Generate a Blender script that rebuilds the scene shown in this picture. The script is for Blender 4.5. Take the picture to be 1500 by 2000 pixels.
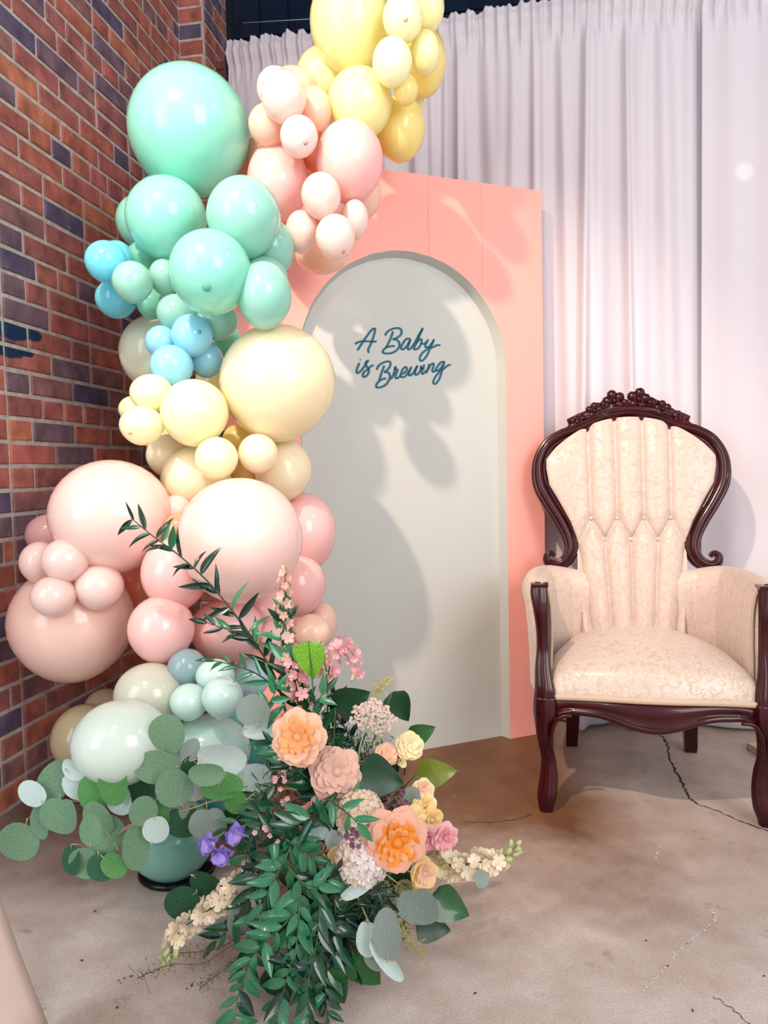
import bpy, bmesh, math, random
import numpy as np
from mathutils import Vector, Matrix, noise

for _o in list(bpy.data.objects): bpy.data.objects.remove(_o)
SC = bpy.context.scene
COL = SC.collection
PI = math.pi

# ------------------------------------------------------------------ camera
F, PITCH, ROLL, CAMH = 1440.0, 0.0572, 0.0226, 0.92
_cp, _sp, _cr, _sr = math.cos(PITCH), math.sin(PITCH), math.cos(ROLL), math.sin(ROLL)
RC = np.array([[1, 0, 0], [0, _cp, _sp], [0, -_sp, _cp]]) @ np.array([[_cr, 0, _sr], [0, 1, 0], [-_sr, 0, _cr]])
CAM = np.array([0, 0, CAMH])
RIGHT, FWD, UP = Vector(RC[:, 0]), Vector(RC[:, 1]), Vector(RC[:, 2])
cd = bpy.data.cameras.new('camera'); cd.sensor_fit = 'VERTICAL'; cd.sensor_height = 36; cd.sensor_width = 27
cd.lens = F / 2000 * 36; cd.clip_start = 0.05
cam = bpy.data.objects.new('camera', cd); COL.objects.link(cam)
cam.matrix_world = Matrix.Translation((0, 0, CAMH)) @ Matrix((RIGHT, UP, -FWD)).transposed().to_4x4()
SC.camera = cam

# ------------------------------------------------------------------ world, lamps, exposure
SC.view_settings.view_transform = 'Standard'; SC.view_settings.look = 'None'
SC.view_settings.gamma = 1; SC.view_settings.use_curve_mapping = False
SC.view_settings.exposure = 0.42
w = bpy.data.worlds.new('world'); SC.world = w; w.use_nodes = True
w.node_tree.nodes['Background'].inputs[0].default_value = (0.83, 0.90, 1.0, 1)
w.node_tree.nodes['Background'].inputs[1].default_value = 0.72

def area(name, loc, target, size, size_y, energy, color):
    l = bpy.data.lights.new(name, 'AREA'); l.shape = 'RECTANGLE'; l.size = size; l.size_y = size_y
    l.energy = energy; l.color = color
    o = bpy.data.objects.new(name, l); COL.objects.link(o); o.location = loc
    o.rotation_euler = (Vector(target) - Vector(loc)).to_track_quat('-Z', 'Y').to_euler()
    return o
def spot(name, loc, target, energy, color, cone=60, blend=0.6, rad=0.05):
    l = bpy.data.lights.new(name, 'SPOT'); l.energy = energy; l.color = color
    l.spot_size = math.radians(cone); l.spot_blend = blend; l.shadow_soft_size = rad
    o = bpy.data.objects.new(name, l); COL.objects.link(o); o.location = loc
    o.rotation_euler = (Vector(target) - Vector(loc)).to_track_quat('-Z', 'Y').to_euler()
    return o
# tall windows on the left of the room, added right-hand fill, warm ceiling spots
area('window_and_fill_light', (-2.6, -0.9, 2.0), (0.0, 2.0, 1.0), 1.6, 2.6, 45, (0.90, 0.96, 1.0))
area('window_and_fill_light', (1.9, -1.6, 2.2), (-0.8, 2.2, 1.1), 1.6, 2.2, 62, (1.0, 0.96, 0.94))  # added fill from behind right to lift the brick wall; no window there
WARM = (1.0, 0.77, 0.62)
spot('ceiling_spot', (-0.86, 0.22, 3.05), (0.12, 2.3, 0.85), 280, WARM, 46, 0.75, 0.04)
spot('ceiling_spot', (0.3, 0.9, 3.5), (0.95, 2.2, 0.6), 20, WARM, 58, 0.8, 0.04)
spot('ceiling_spot', (-1.0, -1.2, 3.5), (-0.2, 2.0, 0.9), 30, WARM, 70, 0.7, 0.04)
spot('drape_glow_spot', (1.35, 1.2, 2.05), (1.205, 2.53, 1.865), 14, (1.0, 0.93, 0.80), 3.0, 0.6, 0.01)  # added narrow spot, only makes the bright oval on the drape
spot('side_lamp', (2.3, 1.9, 1.0), (1.42, 2.5, 0.86), 9, (1.0, 0.62, 0.34), 50, 1.0, 0.06)
spot('ceiling_spot', (2.7, 0.3, 3.5), (0.9, 2.4, 0.9), 30, WARM, 70, 0.7, 0.04)

# ------------------------------------------------------------------ pixel (1500 x 2000) to world helpers
def ray(x, y): return RC @ np.array([(x - 750) / F, 1, -(y - 1000) / F])
def at(x, y, Y):
    r = ray(x, y); return Vector(r * (Y / r[1]) + CAM)
def onfloor(x, y, z=0.0):
    r = ray(x, y); return Vector(r * ((z - CAMH) / r[2]) + CAM)
def proj(X):
    c = RC.T @ (np.array(X) - CAM); return 750 + F * c[0] / c[1], 1000 - F * c[2] / c[1]
def V2(a): return Vector((a[0], a[1]))

# ------------------------------------------------------------------ materials
MATS = {}
def mat(name, col, rough=0.5, metal=0.0, sss=0.0, sssr=(0.03, 0.02, 0.015), coat=0.0, spec=0.5, trans=0.0, sheen=0.0, bump=None, var=None):
    if name in MATS: return MATS[name]
    m = bpy.data.materials.new(name); m.use_nodes = True; nt = m.node_tree; b = nt.nodes['Principled BSDF']
    b.inputs['Base Color'].default_value = (*col, 1); b.inputs['Roughness'].default_value = rough
    b.inputs['Metallic'].default_value = metal; b.inputs['Specular IOR Level'].default_value = spec
    b.inputs['Coat Weight'].default_value = coat; b.inputs['Coat Roughness'].default_value = 0.08
    b.inputs['Sheen Weight'].default_value = sheen
    if sss: 
        b.inputs['Subsurface Weight'].default_value = sss; b.inputs['Subsurface Radius'].default_value = sssr
        b.inputs['Subsurface Scale'].default_value = 1.0
    tc = nt.nodes.new('ShaderNodeTexCoord')
    if var:   # (scale, second colour, amount)
        n = nt.nodes.new('ShaderNodeTexNoise'); n.inputs['Scale'].default_value = var[0]; n.inputs['Detail'].default_value = 6
        nt.links.new(tc.outputs['Object'], n.inputs['Vector'])
        r = nt.nodes.new('ShaderNodeValToRGB'); r.color_ramp.elements[0].position = 0.5 - var[2]; r.color_ramp.elements[1].position = 0.5 + var[2]
        r.color_ramp.elements[0].color = (*col, 1); r.color_ramp.elements[1].color = (*var[1], 1)
        nt.links.new(n.outputs['Fac'], r.inputs[0]); nt.links.new(r.outputs[0], b.inputs['Base Color'])
    if bump:  # (scale, strength, distance)
        n2 = nt.nodes.new('ShaderNodeTexNoise'); n2.inputs['Scale'].default_value = bump[0]; n2.inputs['Detail'].default_value = 5
        nt.links.new(tc.outputs['Object'], n2.inputs['Vector'])
        bp = nt.nodes.new('ShaderNodeBump'); bp.inputs['Strength'].default_value = bump[1]; bp.inputs['Distance'].default_value = bump[2]
        nt.links.new(n2.outputs['Fac'], bp.inputs['Height']); nt.links.new(bp.outputs[0], b.inputs['Normal'])
    if trans:
        tl = nt.nodes.new('ShaderNodeBsdfTranslucent'); tl.inputs[0].default_value = (*[c ** 0.8 for c in col], 1)
        mx = nt.nodes.new('ShaderNodeMixShader'); mx.inputs[0].default_value = trans
        if b.inputs['Base Color'].links: nt.links.new(b.inputs['Base Color'].links[0].from_socket, tl.inputs[0])
        nt.links.new(b.outputs[0], mx.inputs[1]); nt.links.new(tl.outputs[0], mx.inputs[2])
        nt.links.new(mx.outputs[0], nt.nodes['Material Output'].inputs[0])
    MATS[name] = m; return m
def srgb(r, g, b):
    f = lambda c: (c / 255 / 12.92) if c / 255 <= 0.04045 else ((c / 255 + 0.055) / 1.055) ** 2.4
    return (f(r), f(g), f(b))

# ------------------------------------------------------------------ object helpers
def mesh(name, verts, faces, m=None, smooth=True):
    me = bpy.data.meshes.new(name); me.from_pydata([tuple(v) for v in verts], [], faces); me.update()
    if m: me.materials.append(m)
    if smooth: me.shade_smooth()
    return me
def link(name, me, parent=None, loc=None):
    o = bpy.data.objects.new(name, me); COL.objects.link(o)
    if parent: o.parent = parent
    if loc is not None: o.location = loc
    return o
def tag(o, label=None, cat=None, group=None, kind=None):
    if label: o['label'] = label
    if cat: o['category'] = cat
    if group: o['group'] = group
    if kind: o['kind'] = kind
    return o
def empty(name, loc, label, cat, group=None, rz=0):
    o = bpy.data.objects.new(name, None); COL.objects.link(o); o.location = loc; o.rotation_euler = (0, 0, rz)
    o.empty_display_size = 0.05
    return tag(o, label, cat, group)
class MB:
    def __init__(s): s.v = []; s.f = []
    def add(s, v, f):
        b = len(s.v); s.v += [tuple(p) for p in v]; s.f += [tuple(i + b for i in q) for q in f]; return s
    def mesh(s, name, m, smooth=True): return mesh(name, s.v, s.f, m, smooth)
def box_vf(c, ax, ay, az, ch=0):
    """box with centre c and half-axis vectors"""
    c = Vector(c); v = []
    for sx, sy, sz in ((-1,-1,-1),(1,-1,-1),(1,1,-1),(-1,1,-1),(-1,-1,1),(1,-1,1),(1,1,1),(-1,1,1)):
        v.append(c + ax * sx + ay * sy + az * sz)
    return v, [(3,2,1,0),(4,5,6,7),(0,1,5,4),(1,2,6,5),(2,3,7,6),(3,0,4,7)]
def catmull(pts, n=6):
    P = [Vector(p) for p in pts]
    if len(P) < 3: 
        return [P[0].lerp(P[-1], i / n) for i in range(n + 1)]
    Q = [P[0] * 2 - P[1]] + P + [P[-1] * 2 - P[-2]]; out = []
    for i in range(1, len(Q) - 2):
        a, b, c, d = Q[i-1], Q[i], Q[i+1], Q[i+2]
        for k in range(n):
            t = k / n
            out.append(0.5 * ((2*b) + (c-a)*t + (2*a-5*b+4*c-d)*t*t + (3*b-a-3*c+d)*t**3))
    out.append(P[-1]); return out
def interp(xs, ys, x): return float(np.interp(x, xs, ys))
def tube_vf(pts, rad, k=6, cap=True):
    P = [Vector(p) for p in pts]; n = len(P); v = []; f = []
    R = rad if isinstance(rad, (list, tuple)) else [rad] * n
    t0 = (P[1] - P[0]).normalized(); ref = Vector((0, 0, 1)) if abs(t0.z) < 0.9 else Vector((1, 0, 0))
    side = t0.cross(ref).normalized()
    for i in range(n):
        t = (P[min(i+1, n-1)] - P[max(i-1, 0)])
        t = t.normalized() if t.length > 1e-9 else t0
        side = (side - t * side.dot(t)); side = side.normalized() if side.length > 1e-6 else t.orthogonal().normalized()
        up = t.cross(side)
        for j in range(k):
            a = 2 * PI * j / k; v.append(P[i] + (side * math.cos(a) + up * math.sin(a)) * R[i])
    for i in range(n - 1):
        for j in range(k):
            f.append((i*k+j, i*k+(j+1) % k, (i+1)*k+(j+1) % k, (i+1)*k+j))
    if cap: f.append(tuple(range(k))[::-1]); f.append(tuple((n-1)*k+j for j in range(k)))
    return v, f
def sweep_vf(path, sides, fronts, prof, widths, depths, closed_prof=True):
    """path pts, per-point side and front vectors, profile list (a,b) scaled by width, depth"""
    v = []; f = []; k = len(prof); n = len(path)
    for i in range(n):
        for a, b in prof: v.append(Vector(path[i]) + sides[i] * (a * widths[i]) + fronts[i] * (b * depths[i]))
    for i in range(n - 1):
        for j in range(k if closed_prof else k - 1):
            f.append((i*k+j, i*k+(j+1) % k, (i+1)*k+(j+1) % k, (i+1)*k+j))
    f.append(tuple(range(k))[::-1]); f.append(tuple((n-1)*k+j for j in range(k)))
    return v, f
def grid_faces(nu, nv, off=0, flip=False):
    f = []
    for i in range(nu - 1):
        for j in range(nv - 1):
            q = (off+i*nv+j, off+(i+1)*nv+j, off+(i+1)*nv+j+1, off+i*nv+j+1)
            f.append(q[::-1] if flip else q)
    return f
def recalc(me):
    bm = bmesh.new(); bm.from_mesh(me); bmesh.ops.recalc_face_normals(bm, faces=bm.faces); bm.to_mesh(me); bm.free(); return me

# ================================================================== floor
def floor_mat():
    m = bpy.data.materials.new('mottled_concrete'); m.use_nodes = True; nt = m.node_tree; N = nt.nodes; Lk = nt.links; b = N['Principled BSDF']
    g = N.new('ShaderNodeNewGeometry')
    def nz(scale, det=8, rough=0.6):
        n = N.new('ShaderNodeTexNoise'); n.inputs['Scale'].default_value = scale; n.inputs['Detail'].default_value = det
        n.inputs['Roughness'].default_value = rough; Lk.new(g.outputs['Position'], n.inputs['Vector']); return n.outputs['Fac']
    def ramp(src, stops):
        r = N.new('ShaderNodeValToRGB'); e = r.color_ramp.elements
        e[0].position, e[0].color = stops[0][0], (*stops[0][1], 1); e[1].position, e[1].color = stops[-1][0], (*stops[-1][1], 1)
        for p, c in stops[1:-1]:
            q = e.new(p); q.color = (*c, 1)
        Lk.new(src, r.inputs[0]); return r.outputs[0]
    def mix(fac, a, c, mode='MIX'):
        x = N.new('ShaderNodeMix'); x.data_type = 'RGBA'; x.blend_type = mode
        if isinstance(fac, float): x.inputs[0].default_value = fac
        else: Lk.new(fac, x.inputs[0])
        for s, q in ((x.inputs[6], a), (x.inputs[7], c)):
            if isinstance(q, tuple): s.default_value = (*q, 1)
            else: Lk.new(q, s)
        return x.outputs[2]
    def math_(op, a, c):
        x = N.new('ShaderNodeMath'); x.operation = op
        for s, q in ((x.inputs[0], a), (x.inputs[1], c)):
            if isinstance(q, (int, float)): s.default_value = q
            else: Lk.new(q, s)
        return x.outputs[0]
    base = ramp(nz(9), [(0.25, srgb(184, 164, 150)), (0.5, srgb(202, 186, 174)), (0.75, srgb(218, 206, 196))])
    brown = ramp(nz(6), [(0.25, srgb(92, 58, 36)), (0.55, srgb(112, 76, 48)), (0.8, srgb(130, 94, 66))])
    # turns brown towards the backdrop, with a noisy edge
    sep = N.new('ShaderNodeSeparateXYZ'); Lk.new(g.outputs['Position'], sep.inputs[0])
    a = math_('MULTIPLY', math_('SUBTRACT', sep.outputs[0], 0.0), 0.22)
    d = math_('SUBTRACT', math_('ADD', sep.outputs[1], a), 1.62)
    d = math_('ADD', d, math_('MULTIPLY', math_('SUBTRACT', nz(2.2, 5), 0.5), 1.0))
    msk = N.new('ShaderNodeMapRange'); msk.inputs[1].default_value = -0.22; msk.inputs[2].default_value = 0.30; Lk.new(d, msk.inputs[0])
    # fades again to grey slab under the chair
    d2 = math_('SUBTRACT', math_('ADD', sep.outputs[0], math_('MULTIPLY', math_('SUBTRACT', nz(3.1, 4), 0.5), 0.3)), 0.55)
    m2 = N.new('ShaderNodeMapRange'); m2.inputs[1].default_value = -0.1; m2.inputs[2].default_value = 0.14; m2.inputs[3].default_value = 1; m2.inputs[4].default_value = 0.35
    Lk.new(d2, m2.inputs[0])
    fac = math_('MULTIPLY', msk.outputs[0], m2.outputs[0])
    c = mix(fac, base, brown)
    fine = ramp(nz(240, 3, 0.8), [(0.3, (0.72, 0.72, 0.72)), (0.7, (1.15, 1.15, 1.15))])
    c = mix(1.0, c, fine, 'MULTIPLY')
    sp = ramp(nz(75, 2, 0.5), [(0.73, (0, 0, 0)), (0.76, (1, 1, 1))])
    c = mix(math_('MULTIPLY', sp, 0.35), c, srgb(225, 215, 205))
    blot = ramp(nz(14, 5), [(0.62, (0, 0, 0)), (0.75, (0.5, 0.5, 0.5))])
    c = mix(blot, c, srgb(92, 72, 60))
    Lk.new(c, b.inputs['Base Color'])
    rr = N.new('ShaderNodeMapRange'); Lk.new(nz(5), rr.inputs[0]); rr.inputs[3].default_value = 0.38; rr.inputs[4].default_value = 0.62
    Lk.new(rr.outputs[0], b.inputs['Roughness'])
    bp = N.new('ShaderNodeBump'); bp.inputs['Strength'].default_value = 0.25; bp.inputs['Distance'].default_value = 0.003
    Lk.new(nz(60), bp.inputs['Height']); Lk.new(bp.outputs[0], b.inputs['Normal'])
    return m
FX0, FX1, FY0, FY1 = -1.6, 3.6, -2.5, 4.2
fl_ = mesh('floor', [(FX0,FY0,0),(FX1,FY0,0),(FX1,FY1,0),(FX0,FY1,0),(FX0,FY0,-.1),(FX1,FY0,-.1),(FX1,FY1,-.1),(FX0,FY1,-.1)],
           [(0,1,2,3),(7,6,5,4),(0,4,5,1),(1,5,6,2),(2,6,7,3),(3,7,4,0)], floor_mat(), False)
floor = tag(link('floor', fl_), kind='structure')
crack_m = mat('crack_shadow', srgb(52, 38, 30), 0.95)
chalk_m = mat('chalk', srgb(228, 222, 216), 0.9)
def ribbon(name, pxs, w0, m, seed, parent, z=0.0012, jit=0.004):
    rnd = random.Random(seed); P = catmull([onfloor(*p) for p in pxs], 9); v = []; f = []
    for i, p in enumerate(P):
        t = (P[min(i+1, len(P)-1)] - P[max(i-1, 0)]).normalized(); s = Vector((-t.y, t.x, 0))
        p = p + s * rnd.uniform(-jit, jit); ww = w0 * rnd.uniform(0.35, 1.2) * (0.3 if i in (0, len(P)-1) else 1)
        v += [p + s * ww + Vector((0, 0, z)), p - s * ww + Vector((0, 0, z))]
    for i in range(len(P) - 1): f.append((2*i, 2*i+1, 2*i+3, 2*i+2))
    return link(name, mesh(name, v, f, m), parent)
ribbon('crack', [(1280,1425),(1302,1452),(1312,1492),(1335,1535),(1348,1560),(1364,1572)], 0.0035, crack_m, 1, floor)
ribbon('crack', [(1364,1572),(1410,1588),(1460,1610),(1530,1634)], 0.0022, crack_m, 2, floor)
ribbon('crack', [(905,1605),(960,1607),(1010,1600),(1040,1590)], 0.0012, crack_m, 3, floor)
ribbon('crack', [(1390,1945),(1430,1972),(1470,2010)], 0.001, crack_m, 4, floor)
rnd = random.Random(5); mbc = MB()
for a, b_ in (((1392,1780),(1398,1795)),((1398,1795),(1380,1815)),((1380,1815),(1345,1840)),((1345,1840),(1315,1872)),((1315,1872),(1280,1912)),((1280,1912),(1245,1950)),((1292,1648),(1280,1680))):
    for k in range(9):
        t = rnd.random(); x = a[0]+(b_[0]-a[0])*t+rnd.uniform(-2,2); y = a[1]+(b_[1]-a[1])*t+rnd.uniform(-2,2)
        p = onfloor(x, y); s = rnd.uniform(.0007,.0022)
        mbc.add([p+Vector((-s,-s,.0014)),p+Vector((s,-s*.6,.0014)),p+Vector((s*.8,s,.0014)),p+Vector((-s,s*.7,.0014))],[(0,1,2,3)])
tag(link('chalk_scuff', mbc.mesh('chalk_scuff', chalk_m), floor), 'broken white scuff line', kind='stuff')

# ================================================================== brick wall
def brick_mat():
    m = bpy.data.materials.new('old_brick'); m.use_nodes = True; nt = m.node_tree; N = nt.nodes; Lk = nt.links; b = N['Principled BSDF']
    at_ = N.new('ShaderNodeAttribute'); at_.attribute_name = 'tone'
    r = N.new('ShaderNodeValToRGB'); e = r.color_ramp.elements; r.color_ramp.interpolation = 'CONSTANT'
    cols = [srgb(192,118,104), srgb(202,120,100), srgb(178,112,104), srgb(216,136,106), srgb(164,118,114), srgb(138,112,124), srgb(110,100,126), srgb(200,118,110)]
    e[0].position = 0; e[0].color = (*cols[0], 1); e[1].position = 1/8; e[1].color = (*cols[1], 1)
    for i in range(2, 8):
        q = e.new(i/8); q.color = (*cols[i], 1)
    Lk.new(at_.outputs['Fac'], r.inputs[0])
    g = N.new('ShaderNodeNewGeometry')
    n = N.new('ShaderNodeTexNoise'); n.inputs['Scale'].default_value = 16; n.inputs['Detail'].default_value = 7; Lk.new(g.outputs['Position'], n.inputs['Vector'])
    r2 = N.new('ShaderNodeValToRGB'); r2.color_ramp.elements[0].position = .32; r2.color_ramp.elements[0].color = (.55,.52,.58,1)
    r2.color_ramp.elements[1].position = .7; r2.color_ramp.elements[1].color = (1.25,1.15,1.1,1); Lk.new(n.outputs['Fac'], r2.inputs[0])
    mx = N.new('ShaderNodeMix'); mx.data_type = 'RGBA'; mx.blend_type = 'MULTIPLY'; mx.inputs[0].default_value = 1
    Lk.new(r.outputs[0], mx.inputs[6]); Lk.new(r2.outputs[0], mx.inputs[7])
    # mortar smears
    n3 = N.new('ShaderNodeTexNoise'); n3.inputs['Scale'].default_value = 38; n3.inputs['Detail'].default_value = 6; Lk.new(g.outputs['Position'], n3.inputs['Vector'])
    r3 = N.new('ShaderNodeValToRGB'); r3.color_ramp.elements[0].position = .68; r3.color_ramp.elements[0].color = (0,0,0,1)
    r3.color_ramp.elements[1].position = .76; r3.color_ramp.elements[1].color = (.7,.7,.7,1); Lk.new(n3.outputs['Fac'], r3.inputs[0])
    m3 = N.new('ShaderNodeMix'); m3.data_type = 'RGBA'; Lk.new(r3.outputs[0], m3.inputs[0]); Lk.new(mx.outputs[2], m3.inputs[6]); m3.inputs[7].default_value = (*srgb(178,160,148), 1)
    # navy paint daubs: distance from a few painted spots
    out = m3.outputs[2]
    for (px, py, sx, sz) in ((24, 647, .085, .026), (58, 654, .05, .020), (10, 683, .085, .022), (50, 690, .035, .014)):
        c = wallpt(px, py)
        s = N.new('ShaderNodeVectorMath'); s.operation = 'SUBTRACT'; Lk.new(g.outputs['Position'], s.inputs[0]); s.inputs[1].default_value = c
        d = N.new('ShaderNodeVectorMath'); d.operation = 'DIVIDE'; Lk.new(s.outputs[0], d.inputs[0]); d.inputs[1].default_value = (sx, sx, sz)
        l = N.new('ShaderNodeVectorMath'); l.operation = 'LENGTH'; Lk.new(d.outputs[0], l.inputs[0])
        ad = N.new('ShaderNodeMath'); ad.operation = 'ADD'; Lk.new(l.outputs['Value'], ad.inputs[0]); Lk.new(n.outputs['Fac'], ad.inputs[1])
        mr = N.new('ShaderNodeMapRange'); mr.inputs[1].default_value = 1.35; mr.inputs[2].default_value = 1.55; mr.inputs[3].default_value = 1; mr.inputs[4].default_value = 0
        Lk.new(ad.outputs[0], mr.inputs[0])
        k = N.new('ShaderNodeMix'); k.data_type = 'RGBA'; Lk.new(mr.outputs[0], k.inputs[0]); Lk.new(out, k.inputs[6]); k.inputs[7].default_value = (*srgb(18,52,88), 1); out = k.outputs[2]
    Lk.new(out, b.inputs['Base Color']); b.inputs['Roughness'].default_value = 0.72
    n4 = N.new('ShaderNodeTexNoise'); n4.inputs['Scale'].default_value = 90; n4.inputs['Detail'].default_value = 4; Lk.new(g.outputs['Position'], n4.inputs['Vector'])
    bp = N.new('ShaderNodeBump'); bp.inputs['Strength'].default_value = 0.5; bp.inputs['Distance'].default_value = 0.004
    Lk.new(n4.outputs['Fac'], bp.inputs['Height']); Lk.new(bp.outputs[0], b.inputs['Normal'])
    return m
WYAW, WD = 0.168, 1.376
WU = Vector((math.sin(WYAW), math.cos(WYAW), 0)); WN = Vector((math.cos(WYAW), -math.sin(WYAW), 0))   # along wall, out of wall
def wallpt(x, y):
    r = ray(x, y); t = -WD / (WN.x * r[0] + WN.y * r[1]); return Vector(r * t + CAM)
BRICK = brick_mat()
MORTAR = mat('mortar', srgb(226, 216, 206), 0.9, bump=(120, 0.6, 0.006), var=(30, srgb(190, 178, 168), 0.2))
CH, LEN, JT = 0.0677, 0.215, 0.0125
ORG = wallpt(4, 640); ORG.z = 0                        # straight joint near the left edge of the view
def wpos(s, z, out=0.0, org=None, u=WU, n=WN): return (org or ORG) + u * s + n * out + Vector((0, 0, z))
def brick_mesh(length, tone, seed, proud=0.0):
    rnd = random.Random(seed); hl, hh = (length - JT) / 2, (CH - JT) / 2; c = 0.0028; v = []; f = []
    j = lambda: rnd.uniform(-0.0012, 0.0012)
    for (x, z) in ((-hl,-hh),(hl,-hh),(hl,hh),(-hl,hh)): v.append((x, 0.03, z))
    for (x, z) in ((-hl,-hh),(hl,-hh),(hl,hh),(-hl,hh)): v.append((x+j(), -0.0015, z+j()))
    for (x, z) in ((-hl+c,-hh+c),(hl-c,-hh+c),(hl-c,hh-c),(-hl+c,hh-c)): v.append((x+j(), -0.0042+j()*.6, z+j()))
    for i in range(4):
        k = (i+1) % 4; f.append((i, k, 4+k, 4+i)); f.append((4+i, 4+k, 8+k, 8+i))
    f.append((8,9,10,11)); f.append((3,2,1,0))
    me = mesh('brick', v, f, BRICK, False)
    a = me.attributes.new('tone', 'FLOAT', 'FACE'); a.data.foreach_set('value', [tone] * len(f))
    return me
TONES = [0, 0, 1, 1, 1, 2, 2, 3, 4, 4, 5, 6, 7, 7, 5]
BM = {}
def get_brick(kind, tone, var):
    k = (kind, tone, var)
    if k not in BM:
        BM[k] = brick_mesh({'s': LEN, 'h': LEN / 2, 'c': LEN * 0.75}[kind], (tone + 0.5) / 8, hash(k) % 1000 if False else (ord(kind) * 31 + tone * 7 + var))
    return BM[k]
BIGB = [(370,262,100),(325,427,70),(476,425,65),(411,532,74),(543,748,105),(380,806,55),(218,1008,104),(141,1215,104),(470,1054,112),(238,1450,76),(405,1465,66)]
def visible(p):
    x, y = proj(p)
    if not (-30 < x < 470 and -40 < y < 1640): return False
    return not any((x-a)**2 + (y-b)**2 < (r-14)**2 for a, b, r in BIGB)
def lay_bricks(parent, org, u, n, s0, s1, z1, seed, cond, off=0.0, hdr=(15,)):
    """running bond with header courses; in-view bricks are parts, the others are joined as stuff"""
    rnd = random.Random(seed); rest = MB(); tones = []
    R = Matrix((u, -n, Vector((0, 0, 1)))).transposed().to_4x4()
    cnt = 0
    for k in range(int(z1 / CH)):
        zc = (k + 0.5) * CH + 0.006; header = (k % 6) == 4
        s = s0
        L0 = LEN / 2 if (k % 2 and not header) else (LEN * 0.75 if header else LEN)
        first = True
        while s < s1 - 0.03:
            L = (L0 if first else (LEN / 2 if header or rnd.random() < 0.10 else LEN)); first = False
            L = min(L, s1 - s)
            kind = 's' if L > LEN * 0.85 else ('c' if L > LEN * 0.6 else 'h')
            nom = {'s': LEN, 'h': LEN / 2, 'c': LEN * 0.75}[kind]
            c = org + u * (s + L / 2) + Vector((0, 0, zc)) + n * rnd.uniform(-0.001, 0.002)
            T = rnd.choice(TONES); me = get_brick(kind, T, rnd.randint(0, 2))
            M = Matrix.Translation(c) @ R @ Matrix.Diagonal((L / nom, 1, 1, 1)) @ Matrix.Rotation(rnd.uniform(-.006, .006), 4, 'Y')
            if cond(c) and cnt < 300:
                o = link('brick', me, parent); o.matrix_world = M; cnt += 1
            else:
                rest.add([M @ vv.co for vv in me.vertices], [tuple(p.vertices) for p in me.polygons]); tones += [(T + .5) / 8] * len(me.polygons)
            s += L
    if rest.v:
        me = rest.mesh('brick_rest', BRICK, False); a = me.attributes.new('tone', 'FLOAT', 'FACE'); a.data.foreach_set('value', tones)
        tag(link('bricks', me, parent), kind='stuff')
    return cnt
def slab(name, p0, u, n, L, z0, z1, th, m, kind='structure', parent=None):
    """vertical slab, front face through p0 facing n"""
    c = p0 + u * (L / 2) - n * (th / 2) + Vector((0, 0, (z0 + z1) / 2))
    v, f = box_vf(c, u * (L / 2), n * (th / 2), Vector((0, 0, (z1 - z0) / 2)))
    o = link(name, mesh(name, v, f, m, False), parent)
    if kind: o['kind'] = kind
    return o
WTOP = 3.35
S_END = (wallpt(350, 100) - ORG).dot(WU)
wall = slab('wall_left', ORG + WU * -0.85, WU, WN, S_END + 0.85, 0, WTOP, 0.12, MORTAR)
n1 = lay_bricks(wall, ORG, WU, WN, 0.0, S_END, WTOP - 0.05, 11, visible)
lay_bricks(wall, ORG, WU, WN, -0.85, 0.0, WTOP - 0.05, 12, lambda c: False)
# brick pier beyond the wall's end
CU = Vector((WN.x, WN.y, 0)); CN = -WU                         # perpendicular direction, facing the camera
STEP = 0.115
P1 = wpos(S_END, 0)
pier = slab('wall_pier', P1 - WU * 0.0 - CU * 0.10, CU, CN, STEP + 0.10, 0, WTOP, 0.60, MORTAR)
pier.name = 'trim_1'
lay_bricks(pier, P1 + CN * 0.0, CU, CN, 0.0, STEP, WTOP - 0.05, 21, lambda c: visible(c) and c.z > 2.3)
RET = 0.26
lay_bricks(pier, P1 + CU * STEP, WU, WN, 0.0, RET, WTOP - 0.05, 23, lambda c: visible(c) and c.z > 2.3)
# dark navy back wall with glazed tiles
NAVY = mat('navy_glazed_tile', srgb(16, 38, 66), 0.28, coat=0.3, var=(5, srgb(8, 22, 44), 0.2), bump=(14, 0.3, 0.01))
DARK = mat('dark_grout', srgb(10, 24, 40), 0.7)
BW0 = P1 + WU * (RET + 0.01)
back = slab('wall_back', BW0 - CU * 0.2, CU, CN, 4.2, 0, WTOP + 0.4, 0.1, DARK)
tl = mesh('tile', [(-.066,.006,-.117),(.066,.006,-.117),(.066,.006,.117),(-.066,.006,.117),(-.062,-.006,-.113),(.062,-.006,-.113),(.062,-.006,.113),(-.062,-.006,.113)],
          [(0,1,5,4),(1,2,6,5),(2,3,7,6),(3,0,4,7),(4,5,6,7),(3,2,1,0)], NAVY, False)
Rm = Matrix((CU, -CN, Vector((0, 0, 1)))).transposed().to_4x4(); rnd = random.Random(4)
for k in range(4):
    for i in range(15):
        c = BW0 + CU * (STEP * 1 + 0.10 + i * 0.136) + CN * 0.004 + Vector((0, 0, 2.55 + k * 0.24))
        o = link('tile', tl, back); o.matrix_world = Matrix.Translation(c) @ Rm @ Matrix.Rotation(rnd.uniform(-.01, .01), 4, 'Z')
v, f = tube_vf([at(474, 45, 3.42), at(540, 41, 3.40), at(606, 37, 3.38)], 0.0022, 6)
tag(link('conduit', mesh('conduit', v, f, mat('pale_conduit', srgb(150, 170, 185), 0.4))), 'thin pale conduit line across the dark blue back wall', 'conduit')
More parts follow.
